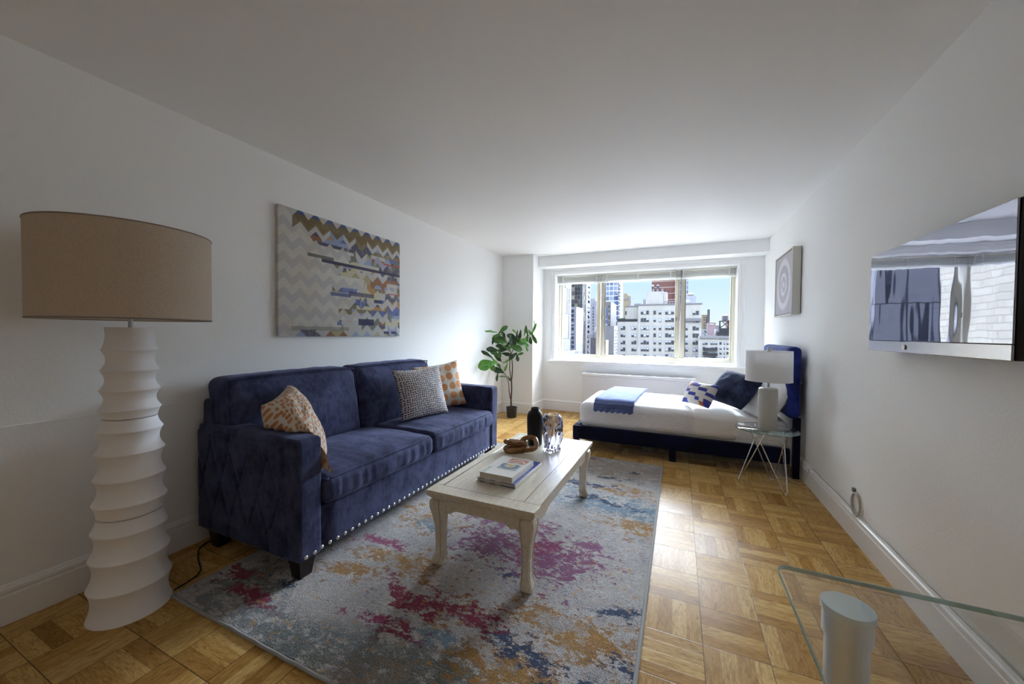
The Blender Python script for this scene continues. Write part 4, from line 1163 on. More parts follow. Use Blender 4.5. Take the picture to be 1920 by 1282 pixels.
b = NB(); bx(b, -.013, .013, -.013, .013, .619, .662, .003, 2); obj('finial', b, M_STEEL, t)
b = NB(); tube(b, catmull([(.80, 3.78, .35), (.86, 3.86, .05), (.90, 3.82, .010), (.955, 3.79, .012), (.975, 3.74, .10), (.978, 3.70, .17)], 8), .0025, 6)
tag(obj('power_cord', b, flat('white_cable', 'cfcfcc', .5)), 'thin white cord running from behind the side table to the wall', 'cord')

# ================================================================== FIDDLE-LEAF FIG
PX, PY = -2.235, 4.985
t = thing('potted_fig', 'fiddle-leaf fig tree in a small black pot by the column', 'plant', (PX, PY, 0))
b = NB(); lathe(b, [(.066, 0), (.070, .004), (.079, .140), (.082, .141), (.082, .150), (.076, .150), (.072, .128), (0.001, .126)], 40, cap1=False)
obj('pot', b, flat('black_plastic_pot', '1b1b1d', .45), t)
b = NB(); lathe(b, [(.071, .120), (.071, .130), (.04, .134), (.002, .133)], 30, cap1=False); obj('soil', b, flat('dark_soil', '211b18', .95), t)
M_BARK = flat('brown_bark', '54413a', .8)
def W(u, v, y=PY): 
    r_ = ray(880+u/6.106, 590+v/6.106); y = min(y, -2.44/(r_.x/r_.y)) if r_.x < 0 else y
    p = U(880+u/6.106, 590+v/6.106, y); return Vector((p.x-PX, p.y-PY, p.z))
stems = [([(478, 1060), (478, 960), (484, 850), (482, 760)], [.015, .0125, .0115, .011]),
         ([(482, 760), (490, 680), (492, 560), (470, 420), (420, 300), (375, 215)], [.010, .009, .008, .007, .005, .004]),
         ([(482, 760), (468, 680), (462, 580), (480, 450), (540, 330), (640, 260), (700, 225)], [.008, .007, .0065, .006, .005, .004, .003]),
         ([(470, 965), (456, 880), (450, 790), (430, 720), (380, 640), (300, 560)], [.0075, .007, .006, .005, .004, .003]),
         ([(440, 545), (390, 545), (330, 520)], [.003, .003, .002]), ([(470, 420), (400, 400), (300, 400)], [.004, .003, .002]), ([(430, 720), (380, 705), (320, 700)], [.003, .003, .002])]
for pts, rr_ in stems:
    pp = [W(u, v, PY+.02*math.sin(i*1.7)*(1 if i else 0)) for i, (u, v) in enumerate(pts)]
    cp = catmull(pp, 5); n_ = len(cp)
    rad = [rr_[min(len(rr_)-1, int(i/5))]+(rr_[min(len(rr_)-1, int(i/5)+1)]-rr_[min(len(rr_)-1, int(i/5))])*(i/5-int(i/5)) for i in range(n_)]
    b = NB(); tube(b, cp, rad, 10); obj('stem', b, M_BARK, t, smooth=180)
def leafmat(name, c0, c1, c2):
    g = G(name, rough=.42, spec=.45); uv = g.xyz(g.co('UV'))
    mid = g.M('ABSOLUTE', g.M('SUBTRACT', uv[0], .5))
    vein = g.M('ABSOLUTE', g.M('SUBTRACT', g.M('FRACT', g.M('SUBTRACT', g.M('MULTIPLY', uv[1], 7.), g.M('MULTIPLY', mid, 5.))), .5))
    vm = g.M('MAXIMUM', g.mapr(mid, .03, .012), g.M('MULTIPLY', g.mapr(vein, .06, .02), .5))
    n1 = g.noise(g.co('Object'), 20, 3)
    g.set('base', g.mix(vm, g.ramp(n1, [(.35, c0), (.65, c1)]), c2)); g.bump(g.M('SUBTRACT', 1., vm), .3, .003)
    g.set('sub', .0)
    return g.m
M_L = [leafmat('deep_green_leaf', '1e3620', '2f5230', '54703f'), leafmat('mid_green_leaf', '35602c', '4d7f38', '7fa054'), leafmat('bright_green_leaf', '4f8f38', '66a848', '9cc66a')]
LV = [  # (u, v, length, tip angle, width, face tilt, material, depth)
 (250, 192, 140, 187, .28, .3, 2, 0), (385, 170, 140, -42, .55, .2, 1, .03), (330, 235, 120, 160, .5, .3, 1, -.02), (345, 285, 175, 195, .85, 0, 1, -.05), (372, 310, 130, 20, .6, .3, 1, -.07),
 (395, 245, 110, 250, .5, .2, 0, .05), (272, 285, 110, 95, .35, .1, 0, .03), (490, 250, 130, 200, .7, .1, 0, .02), (520, 195, 80, 225, .35, .2, 2, 0), (545, 235, 120, 95, .3, -.4, 0, -.03),
 (580, 230, 120, 100, .45, .1, 0, .02), (490, 290, 150, 75, .75, 0, 0, -.05), (532, 380, 150, 15, .72, 0, 1, -.12), (610, 335, 150, 12, .55, .2, 1, -.02), (640, 300, 130, -170, .55, .1, 2, -.01),
 (655, 380, 90, 70, .35, .1, 2, .02), (640, 185, 130, -80, .28, .3, 1, 0), (655, 165, 100, 85, .3, -.6, 1, -.02), (665, 250, 110, 95, .4, -.5, 1, -.03), (692, 200, 70, 60, .5, 0, 2, 0),
 (740, 165, 140, -70, .3, .2, 2, .02), (745, 100, 90, -100, .18, -.4, 1, .02), (740, 265, 150, 65, .38, -.6, 1, -.02), (700, 290, 90, 80, .6, .1, 0, .02),
 (265, 400, 140, 190, .65, .1, 0, .04), (300, 450, 150, 215, .55, .2, 1, .02), (345, 440, 140, 85, .4, .3, 1, -.04), (200, 450, 140, 210, .4, 0, 0, 0), (420, 375, 150, 20, .4, .3, 1, -.03),
 (420, 450, 120, 10, .55, 0, 0, .03), (440, 340, 100, 130, .6, 0, 0, .06), (390, 400, 120, 170, .6, 0, 0, .06), (500, 470, 120, 140, .6, 0, 0, -.02), (550, 490, 90, 80, .6, .1, 0, -.04),
 (580, 450, 90, -20, .5, .3, 1, .02), (200, 570, 190, 165, .9, 0, 2, -.10), (285, 530, 130, 50, .4, .3, 2, -.12), (265, 590, 120, 80, .75, 0, 1, -.09), (320, 490, 120, 40, .5, .1, 0, .02),
 (430, 530, 110, -30, .3, .2, 2, -.04), (420, 600, 110, 110, .35, .1, 2, -.03), (335, 640, 140, 200, .7, 0, 0, .0), (320, 710, 110, 100, .4, 0, 0, .02), (385, 705, 90, 180, .25, .3, 2, 0),
 (455, 730, 70, 60, .4, -.3, 0, .02), (345, 590, 80, 240, .5, 0, 1, .05), (475, 330, 90, 250, .6, 0, 0, .07), (560, 300, 110, 30, .6, 0, 0, .06), (360, 360, 120, 190, .6, 0, 0, .08)]
for i, (u, v, L, ang, wd, tilt, mi, dy) in enumerate(LV):
    c = W(u, v, PY+dy); k = .00128; Lm = L*k*1.05; a_ = radians(ang)
    right_ = Vector((cos(_a), sin(_a), 0)); fwd_ = Vector((-sin(_a), cos(_a), 0))
    ax = right_*cos(a_)+Vector((0, 0, -1))*sin(a_); ax = (ax+fwd_*(.25*sin(i*2.1))).normalized()
    nrm = (-fwd_+Vector((0, 0, .35+tilt))+right_*(.35*sin(i*1.3))).normalized()
    sd_ = ax.cross(nrm).normalized(); nrm = sd_.cross(ax).normalized()
    b = NB()
    def lf(s, q_):
        # q_ along the leaf 0..1, s across
        w_ = wd*.62*Lm*(sin(pi*min(1, q_*.96+.02))**.7)*(.62+.55*q_-.12*sin(q_*6)) if 0 < q_ < 1 else .002
        x_ = (s-.5)*w_*1.15
        bend = -.16*Lm*(q_-.4)**2*1.6; cup = .22*abs(x_)*1.0+.04*Lm*sin(q_*14+i)*abs(s-.5)*1.2
        return c+ax*((q_-.5)*Lm)+sd_*x_+nrm*(bend+cup)
    grid(b, 8, 14, lf, uv=True)
    obj('leaf', b, M_L[mi], t, smooth=180)

# ================================================================== RADIATOR COVER
t = thing('radiator_cover', 'long white metal radiator cover under the window behind the bed', 'radiator', (-.567, YB-.018, 0))
b = NB(); bx(b, -.776, .776, -.170, -.001, 0, .598, .003, 1); obj('housing', b, flat('white_enamel', 'd9d9de', .35), t)
b = NB(); bx(b, -.780, .780, -.182, -.001, .600, .640, .004, 2); obj('lid', b, flat('white_enamel_lid', 'e0e0e2', .35), t)
for k in range(9):
    b = NB(); bx(b, -.68+k*.17-.055, -.68+k*.17+.055, -.15, -.05, .6401, .642); obj('grille', b, flat('grey_grille', 'b5b5b8', .4) if k == 0 else bpy.data.materials['grey_grille'], t, smooth=0)
for x in (-.70, -.42, -.15, .35, .66):
    b = NB(); bmesh.ops.create_uvsphere(b, u_segments=10, v_segments=6, radius=.006, matrix=Matrix.Translation((x, -.170, .56))); obj('screw', b, M_STEEL, t)

# ================================================================== DINING TABLE (near right)
GX0, GX1, GY0, GY1, GZ = .206, .93, -.75, .985, .73
t = thing('dining_table', 'clear glass table with aluminium column legs, corner jutting in at lower right', 'table', (.57, .12, 0))
b = NB(); rc = .022; pts = []
for cx, cy, a0 in ((GX1-rc, GY1-rc, 0), (GX0+rc, GY1-rc, pi/2), (GX0+rc, GY0+rc, pi), (GX1-rc, GY0+rc, 1.5*pi)):
    for k in range(7): pts.append((cx+rc*cos(a0+k*pi/12)-.57, cy+rc*sin(a0+k*pi/12)-.12))
prism(b, pts, 'z', GZ-.010, GZ); 
b.normal_update()
for f in b.faces: f.material_index = 0 if len(f.verts) > 4 else 1
bmesh.ops.bevel(b, geom=[e for e in b.edges if abs(e.verts[0].co.z-e.verts[1].co.z) < 1e-5], offset=.0015, segments=1, affect='EDGES', material=1)
obj('glass_top', b, None, t, smooth=30, mats=[M_TABLEGLASS, M_GLASSEDGE])
M_DISC = flat('satin_disc', 'e2e8e4', .3, metal=.5)
g = G('brushed_column', base='e6e8e8', metal=.8, rough=.28); p = g.co('Object')
g.bump(g.noise(g.V('MULTIPLY', p, (140, 140, 1.5)), 3, 3), .25, .002); M_COLM = g.m
for x in (.304, .832):
    for y in (.905, -.67):
        b = NB(); lathe(b, [(.034, .012), (.034, .66), (.0385, .662), (.0385, .705)], 48, cx=x-.57, cy=y-.12); l_ = obj('leg', b, M_COLM, t, smooth=40)
        b = NB(); lathe(b, [(.0405, .7052), (.0412, .7065), (.0412, .7185), (.0405, .7197)], 48, cx=x-.57, cy=y-.12); obj('mounting_disc', b, M_DISC, l_, smooth=40)
        b = NB(); lathe(b, [(.040, 0), (.040, .012)], 40, cx=x-.57, cy=y-.12); obj('foot', b, M_DISC, l_, smooth=40)

# ================================================================== CABLES ON THE RIGHT WALL
M_CABLE = flat('cream_cable', 'bdb8ad', .5)
t = thing('cable_coil', 'coil of cream cable hanging on the right wall above the baseboard', 'cable', (XR, 2.885, .23))
b = NB()
for k in range(3):
    r_ = .062+.003*k
    tube(b, [(-.006-.004*k, r_*.85*cos(2*pi*i/40), r_*sin(2*pi*i/40)-.006*k) for i in range(40)], .0032, 7, closed=True)
obj('loop', b, M_CABLE, t, smooth=180)
b = NB(); bx(b, -.016, -.0005, .030, .052, .052, .078, .003, 1); obj('clip', b, flat('grey_clip', '77756f', .5), t)
b = NB(); pts = []
for i in range(61):
    y = 3.70-i*.10; pts.append((XR-.0062-.0015*sin(i*.9), y, .1705+.004*max(0, sin(i*1.7))))
tube(b, catmull(pts, 3), .0034, 6)
tag(obj('wall_cable', b, M_CABLE, smooth=180), 'cream cable laid along the top of the right baseboard', 'cable')

# ================================================================== THE CITY OUTSIDE
def facade(name, col, kind='plain', rough=.8, sc=.5):
    g = G(name, rough=rough, spec=.2)
    p = g.pos(); n1 = g.noise(p, .35*sc, 4, .6); n2 = g.noise(g.V('MULTIPLY', p, (1, 1, .25)), 1.2, 4, .6)
    c = g.mul(col, g.ramp(g.M('ADD', g.M('MULTIPLY', n1, .5), g.M('MULTIPLY', n2, .5)), [(.35, 'd8d8d8'), (.6, 'ffffff')]), .6)
    q = g.xyz(p)
    if kind == 'brick':
        h = g.M('ADD', q[0], q[1])
        br = g.n('ShaderNodeTexBrick'); g.put(br.inputs['Vector'], g.comb(h, q[2], 0.)); br.inputs['Scale'].default_value = 1.0
        br.inputs['Brick Width'].default_value = .62; br.inputs['Row Height'].default_value = .24; br.inputs['Mortar Size'].default_value = .018
        br.inputs['Color1'].default_value = (1, 1, 1, 1); br.inputs['Color2'].default_value = (.86, .86, .84, 1); br.inputs['Mortar'].default_value = (.6, .6, .58, 1)
        c = g.mul(c, br.outputs['Color'])
    if kind == 'bands':
        c = g.mix(g.M('LESS_THAN', g.M('FRACT', g.M('DIVIDE', q[2], 3.6)), .07), c, '8a8582')
    if kind == 'curtain':
        fx_ = g.M('DIVIDE', g.M('ADD', q[0], q[1]), 2.6); fz = g.M('DIVIDE', q[2], 3.4)
        cell = g.white(g.comb(g.M('FLOOR', fx_), g.M('FLOOR', fz), 1.))
        mull = g.M('MAXIMUM', g.M('LESS_THAN', g.M('FRACT', fx_), .12), g.M('LESS_THAN', g.M('FRACT', fz), .16))
        c = g.mix(mull, g.mul(c, g.ramp(cell, [(0, '888888'), (1, 'ffffff')])), col)
        c = g.mix(g.M('MULTIPLY', mull, .5), c, 'c3c6cf'); g.set('rough', .4)
    if kind == 'darkglass':
        fx_ = g.M('DIVIDE', g.M('ADD', q[0], q[1]), 1.3); fz = g.M('DIVIDE', q[2], 1.7)
        cell = g.white(g.comb(g.M('FLOOR', fx_), g.M('FLOOR', fz), 1.))
        c = g.ramp(cell, [(0, '15161a'), (.5, '26272c'), (.85, '3a3a38'), (1, '6b6858')])
        mull = g.M('MAXIMUM', g.M('LESS_THAN', g.M('FRACT', fx_), .1), g.M('LESS_THAN', g.M('FRACT', fz), .12)); c = g.mix(mull, c, '45464c')
    if kind == 'slots':
        fx_ = g.M('DIVIDE', g.M('ADD', q[0], q[1]), 1.9); fz = g.M('DIVIDE', q[2], 6.4)
        band = g.M('FLOOR', fz); cell = g.white(g.comb(g.M('FLOOR', fx_), band, 4.))
        slot = g.M('MULTIPLY', g.M('GREATER_THAN', cell, .55), g.M('LESS_THAN', g.M('FRACT', fx_), .42))
        seam = g.M('LESS_THAN', g.M('FRACT', fz), .02); c = g.mix(slot, c, g.ramp(g.white(g.comb(g.M('FLOOR', fx_), g.M('FLOOR', g.M('DIVIDE', q[2], 3.2)), 7.)), [(0, '14161d'), (1, '2c303d')])); c = g.mix(seam, c, '202024')
    g.set('base', c); return g.m
# exterior paints set darker than the facades look, so daylight doesn't blow them out
F_CONC = facade('weathered_concrete', '8b8a88'); F_WHT = facade('white_render', '68676d'); F_LAV = facade('shaded_white_render', '7b7c88')
F_DKG = facade('dark_glass_tower', '22242a', 'darkglass'); F_GREY = facade('grey_render', '605f64'); F_DGREY = facade('dark_grey_brick', '45434a')
F_BRICK = facade('red_brick', '553a38', 'bands'); F_BEIGE = facade('beige_brick', '6f6654'); F_CURT = facade('blue_curtain_wall', '5c6884', 'curtain')
F_SLOT = facade('white_panel', '5a5a61', 'slots'); F_MAUVE = facade('mauve_brick', '75666c'); F_CREAM = facade('cream_brick', '8f897c', 'brick')
F_BLK = facade('black_steel', '26262b'); F_TEAL = facade('teal_glass', '50707a')
F_GLS = flat('dark_window_glass', '23252b', .25); F_BLIND = flat('window_blind', '858a98', .7); F_SASH = flat('window_sash', '4b4d55', .6); F_BL2 = flat('blue_window_glass', '364a78', .3)
def mass(bm, x0, x1, y0, y1, z0, z1): bx(bm, x0, x1, y0, y1, z0, z1)
def win(parent, x, y, z, w_, h_, panes=2, axis='x', seed=0, kind=0):
    """one window, proud of its wall by 10 cm, with sashes, a dark pane and part-drawn blinds"""
    rnd = random.Random(seed); bm = NB(); d = .25
    def q(a0, a1, z0, z1, t0, t1, mi):
        if axis == 'x': bx(bm, x+a0, x+a1, y-t1, y-t0, z+z0, z+z1, mi=mi)
        else: bx(bm, x+t0, x+t1, y+a0, y+a1, z+z0, z+z1, mi=mi)
    q(-w_/2, w_/2, 0, h_, 0, .08, 0)
    n = panes
    for i in range(n):
        a0 = -w_/2+w_*i/n+.1; a1 = -w_/2+w_*(i+1)/n-.1
        q(a0, a1, .1, h_-.1, .08, .12, 1)
        if rnd.random() < (.75 if kind == 0 else .3):
            k = rnd.choice((.25, .45, .5, .9)); q(a0, a1, h_-.1-(h_-.2)*k, h_-.1, .12, .14, 2)
    return obj('window', bm, None, parent, smooth=0, mats=[F_SASH, F_GLS if kind != 2 else F_BL2, F_BLIND])
ZG = -45
def bld(name, label, y, base=ZG):
    return thing(name, label, 'building', group='buildings beyond the window')

# --- the concrete apartment block
Y = 160.
T_ = bld('apartment_building', 'grey concrete apartment block filling the middle and right panes', Y)
xa = U(1157, 603, Y).x; xb = U(1196.8, 572, Y).x; xc = U(1316, 570, Y).x; z1 = U(1250, 571.5, Y).z; z2 = U(1175, 603, Y).z; z3 = U(1185, 574, Y).z
xr_ = U(1171, 575, Y).x
b = NB(); mass(b, xb, xc, Y, Y+30, ZG, z1); obj('wall', b, F_CONC, T_, smooth=0)
b = NB(); mass(b, xa, xb-.01, Y+.4, Y+30, ZG, z2); obj('wall', b, F_CONC, T_, smooth=0)
b = NB(); mass(b, xr_, xb-.02, Y+3, Y+24, z2-.02, z3); obj('setback_storey', b, F_CONC, T_, smooth=0)
b = NB(); mass(b, xb-.2, xc+.2, Y-.25, Y+30, z1, z1+.5); mass(b, xr_-.2, xb-.25, Y+2.8, Y+24, z3, z3+.4); obj('parapet', b, F_GREY, T_, smooth=0)
b = NB(); mass(b, xa, xb-.3, Y+.5, Y+.7, z2, z2+1.1); obj('terrace_rail', b, F_BLK, T_, smooth=0)
for px0, px1, pv0, pm in ((1212, 1244, 547, F_CONC), (1244.5, 1250, 547, F_CONC)):
    b = NB(); mass(b, U(px0, 570, Y+8).x, U(px1, 570, Y+8).x, Y+8, Y+20, z1-.1, U(px0, pv0, Y+8).z); obj('penthouse', b, pm, T_, smooth=0)
b = NB(); mass(b, U(1245, 565, Y+4).x, U(1271, 565, Y+4).x, Y+4, Y+4.4, U(1250, 566, Y+4).z, U(1250, 564.5, Y+4).z)
for k in range(6): mass(b, U(1245+k*5, 565, Y+4).x, U(1246.5+k*5, 565, Y+4).x, Y+4, Y+4.3, z1, U(1250, 566, Y+4).z)
obj('roof_canopy', b, F_WHT, T_, smooth=0)
px_m = (U(1211, 600, Y).x-U(1201, 600, Y).x)/10
cols_hi = [(1209, 15.5, 3), (1227.5, 4.8, 1), (1237.5, 5, 1), (1255.5, 16, 3)]
rows_v = [585, 599, 614, 627.5, 641, 654, 667]
sd_ = 0
for j, v in enumerate(rows_v):
    for (u, w_, n_) in cols_hi:
        sd_ += 1; c = U(u, v, Y); win(T_, c.x, Y-.0, c.z-1.0, w_*px_m, 1.55*1.0*1.05, n_, seed=sd_)
    for (u, w_, n_) in ((1304.5, 11, 2),)+(((1285.5, 7.5, 2),) if j > 1 else ()):
        sd_ += 1; c = U(u, v+.6, Y); win(T_, c.x, Y-.0, c.z-1.0, w_*px_m, 1.65, n_, seed=sd_)
    if j > 1:
        for (u, w_, n_) in ((1167.8, 9.3, 2), (1188.3, 9.5, 2)):
            sd_ += 1; c = U(u, v, Y); win(T_, c.x, Y+.4, c.z-1.0, w_*px_m, 1.6, n_, seed=sd_)
c = U(1173.5, 587, Y+3); win(T_, c.x, Y+3, c.z-.8, 3.5*px_m, 1.7, 1, seed=77)
b = NB(); c0, c1 = U(1284, 601, Y-1.2), U(1315, 601, Y-1.2); mass(b, c0.x, c1.x, Y-1.2, Y-.02, c0.z-.2, c0.z); mass(b, c0.x, c1.x, Y-1.2, Y-1.1, c0.z, c0.z+.9); obj('balcony', b, F_GREY, T_, smooth=0)
b = NB()
random.seed(3)
for k in range(26):
    c = U(1163+random.uniform(-3, 8), 600, Y+2.); r_ = random.uniform(.4, .7); c.y += random.uniform(0, .4); c.z = z2+.01+r_+random.uniform(0, .5)
    bmesh.ops.create_icosphere(b, subdivisions=1, radius=r_, matrix=Matrix.Translation(c))
tag(obj('terrace_shrubs', b, flat('shrub_green', '2b3a2a', .9), smooth=0), 'green shrubs on the roof terrace of the concrete block', 'shrub', kind='stuff')

# --- red brick tower behind it
Y = 235.
T_ = bld('brick_tower', 'red brick tower with pale bands rising behind the concrete block', Y)
b = NB(); mass(b, U(1222, 540, Y).x, U(1271, 540, Y).x, Y, Y+26, ZG, 60); obj('wall', b, F_BRICK, T_, smooth=0)
b = NB(); mass(b, U(1264, 540, Y-2).x, U(1269, 540, Y-2).x, Y-2, Y, ZG, 60); obj('pilaster', b, F_BRICK, T_, smooth=0)
for v in (519, 536, 553):
    for u in (1224, 1233.5): c = U(u, v, Y); win(T_, c.x, Y, c.z-1.6, 1.4, 2.4, 1, seed=v+int(u))
    c = U(1252, v+8, Y)
b = NB()
for u, v0, v1 in ((1225, 542, 551), (1233, 542, 551), (1242, 541, 549)): mass(b, U(u-2, v0, Y-3).x, U(u+2, v0, Y-3).x, Y-3, Y-.5, U(u, v1, Y-3).z, U(u, v0, Y-3).z)
obj('balcony', b, F_WHT, T_, smooth=0)

# --- white panel building at the far left
T_ = bld('office_building', 'white panel building with staggered slot windows at the left edge of the window', 0)
b = NB(); mass(b, -60, -26.5, 78, 97.4, ZG, 45); obj('wall', b, F_SLOT, T_, smooth=0)
b = NB(); mass(b, -26.45, -24.5, 82, 100, ZG, U(1075, 658, 95).z); obj('low_wing', b, F_SLOT, T_, smooth=0)
# --- lavender slab with one column of windows
Y = 112.
T_ = bld('apartment_slab', 'narrow pale slab with one column of dark windows beside the dark glass tower', Y)
xs0, xs1 = U(1064, 600, Y).x, U(1080.5, 600, Y).x
b = NB(); mass(b, xs0, xs1, Y, Y+9, ZG, U(1075, 575, Y).z); obj('wall', b, F_LAV, T_, smooth=0)
for k in range(11):
    c = U(1073.8, 582.5+8.35*k, Y); win(T_, c.x, Y, c.z-.6, .95, 1.0, 1, seed=500+k, kind=1)
# --- dark glass tower with a white sunlit side
Y = 150.
T_ = bld('glass_tower', 'tall dark glass tower with a white window-gridded side', Y)
xs1 = U(1092, 600, Y).x
ray1 = ray(1106.5, 600); Y2 = xs1/ray1.x*ray1.y
b = NB(); mass(b, U(1060, 600, Y).x, xs1-2.0, Y, Y2, ZG, 60); obj('wall', b, F_DKG, T_, smooth=0)
b = NB(); mass(b, xs1-1.98, xs1-.2, Y+.2, Y+6, ZG, 60); obj('corner_bay', b, facade('beige_glass', '6f6e5c', 'darkglass'), T_, smooth=0)
b = NB(); mass(b, xs1-1.98, xs1, Y+6.02, Y2, ZG, 60); obj('side_wall', b, F_WHT, T_, smooth=0)
for j in range(18):
    for i in range(5):
        yy = Y+10+(Y2-Y-12)*i/4.6; win(T_, xs1, yy, -9+2.05*j*1.05, (Y2-Y)/12, 1.15, 1, axis='y', seed=900+j*5+i, kind=1) if 90 > j*5+i else None
# --- grey building behind the left mullion
Y = 175.
T_ = bld('grey_building', 'flat grey building with small windows behind the left mullion', Y)
b = NB(); mass(b, U(1106.8, 600, Y).x, U(1116, 600, Y).x, Y, Y+20, ZG, U(1110, 559.5, Y).z); mass(b, U(1116, 600, Y).x+.01, U(1128, 600, Y).x, Y-3, Y+20, ZG, U(1120, 564, Y-3).z); obj('wall', b, F_LAV, T_, smooth=0)
for k in range(9): c = U(1112.8, 577+5.7*k, Y); win(T_, c.x, Y, c.z-.4, .8, .7, 1, seed=1200+k, kind=1)
# --- low dark building with a small roof tank
Y = 130.
T_ = bld('low_building', 'low dark grey brick building at the bottom beside the left mullion', Y)
b = NB(); mass(b, U(1107, 640, Y).x, U(1127, 640, Y).x, Y, Y+12, ZG, U(1115, 633, Y).z); obj('wall', b, F_DGREY, T_, smooth=0)
for u in (1110.5, 1117, 1122):
    b = NB(); c = U(u, 633, Y+3); bx(b, c.x-.7, c.x+.7, Y+2, Y+4, U(1115, 633, Y).z, c.z+1.2+(u == 1117)*.8); obj('roof_unit', b, F_WHT, T_, smooth=0)
t_ = thing('water_tank', 'small pale water tank on the low dark building', 'water tank', (U(1120, 622, 138).x, 138, U(1115, 633, 130).z+.62))
b = NB(); lathe(b, [(.9, 1.2), (.9, 2.8), (.05, 3.5)], 16); obj('tank', b, F_WHT, t_)
b = NB()
for sx in (-.6, .6):
    for sy in (-.6, .6): tube(b, [(sx, sy, -.6), (sx, sy, 1.25)], .08, 6)
obj('stand', b, F_BLK, t_)
# --- pale blue glass tower
Y = 260.
T_ = bld('blue_glass_tower', 'pale blue glass curtain-wall tower with edge balconies left of the sky', Y)
b = NB(); mass(b, U(1122, 560, Y).x, U(1159.5, 560, Y).x, Y, Y+20, ZG, 75); obj('wall', b, F_CURT, T_, smooth=0)
b = NB(); mass(b, U(1154, 560, Y-1).x, U(1159, 560, Y-1).x, Y-1, Y-.05, ZG, U(1155, 551, Y-1).z); obj('blue_bay', b, facade('deep_blue_curtain', '34466f', 'curtain'), T_, smooth=0)
for k in range(14):
    b = NB(); c = U(1161.3, 535+6.6*k, Y); bx(b, U(1159.6, 560, Y).x, U(1163, 560, Y).x, Y-1, Y+4, c.z-.3, c.z+.9); obj('balcony', b, F_WHT, T_, smooth=0)
# --- building with a white stepped side
Y = 170.
T_ = bld('stepped_building', 'grey building with a blue glazed bay and a bright white stepped side wall', Y)
xe = U(1145, 600, Y).x; Y2 = xe/ray(1155.5, 600).x*ray(1155.5, 600).y; Ym = xe/ray(1151, 600).x*ray(1151, 600).y
b = NB(); mass(b, U(1129.5, 600, Y).x, xe-.05, Y, Y2, ZG, U(1140, 566, Y).z); obj('wall', b, F_GREY, T_, smooth=0)
b = NB(); mass(b, xe-.04, xe, Y, Ym, ZG, U(1146, 565, Y).z); mass(b, xe-.04, xe, Ym, Y2, ZG, U(1152, 573, Ym).z); obj('side_wall', b, F_WHT, T_, smooth=0)
for k in range(4): c = U(1135, 580+9.3*k, Y); win(T_, c.x, Y, c.z-1.6, 1.9, 2.0, 2, seed=1400+k, kind=2)
for k in range(6): c = U(1142.3, 573+7*k, Y); win(T_, c.x, Y, c.z-.8, .7, 1.0, 1, seed=1420+k, kind=1)
# --- low panelled wall and its white side
Y = 120.
T_ = bld('panelled_building', 'low grey panelled building with a white side in the middle pane lower left', Y)
xe = U(1151, 640, Y).x; Y2 = xe/ray(1157.6, 640).x*ray(1157.6, 640).y
b = NB(); mass(b, U(1124, 640, Y).x, xe-.05, Y, Y2, ZG, U(1140, 611, Y).z); obj('wall', b, facade('grey_panels', '67676d', 'plain'), T_, smooth=0)
b = NB(); mass(b, xe-.04, xe, Y, Y2, ZG, U(1151, 611, Y).z); obj('side_wall', b, F_WHT, T_, smooth=0)
for k in range(8):
    for i in range(2): win(T_, xe, Y+2.2+i*(Y2-Y)*.45, U(1151, 618+6.2*k, Y).z-.5, .5, .55, 1, axis='y', seed=1500+k*2+i, kind=1)
Y = 112.
T_ = bld('brown_shed_building', 'small brown and beige rooftop block at the bottom of the middle pane', Y)
b = NB(); mass(b, U(1128, 650, Y).x, U(1132.5, 650, Y).x, Y, Y+5, ZG, U(1130, 638, Y).z); obj('wall', b, F_DGREY, T_, smooth=0)
b = NB(); mass(b, U(1132.6, 650, Y).x, U(1135.5, 650, Y).x, Y+.2, Y+5, ZG, U(1133, 637.5, Y).z); obj('chimney_wall', b, F_BEIGE, T_, smooth=0)
# --- narrow beige tower behind the block
Y = 215.
T_ = bld('beige_tower', 'narrow beige tower with a louvred top between sky and concrete block', Y)
b = NB(); mass(b, U(1169, 560, Y).x, U(1179, 560, Y).x, Y, Y+10, ZG, U(1175, 554, Y).z); mass(b, U(1169, 560, Y).x, U(1176, 560, Y).x, Y+.5, Y+9, U(1175, 554.5, Y).z, U(1175, 550, Y).z); obj('wall', b, F_BEIGE, T_, smooth=0)
b = NB(); mass(b, U(1169.3, 560, Y).x, U(1177, 560, Y).x, Y-.2, Y-.02, U(1170, 562.5, Y).z, U(1170, 559, Y).z); obj('louvre', b, F_GREY, T_, smooth=0)
b = NB(); mass(b, U(1179.2, 560, Y).x, U(1183, 560, Y).x, Y, Y+8, ZG, U(1180, 555, Y).z); obj('stair_tower', b, F_WHT, T_, smooth=0)
Y = 200.
T_ = bld('rooftop_house', 'small grey rooftop house and white block on the skyline left of the penthouse', Y)
b = NB(); mass(b, U(1189, 570, Y).x, U(1201, 570, Y).x, Y, Y+6, ZG, U(1195, 569, Y).z); obj('wall', b, F_GREY, T_, smooth=0)
b = NB(); mass(b, U(1206, 570, Y).x, U(1211, 570, Y).x, Y, Y+6, ZG, U(1208, 561, Y).z); obj('white_block', b, F_WHT, T_, smooth=0)
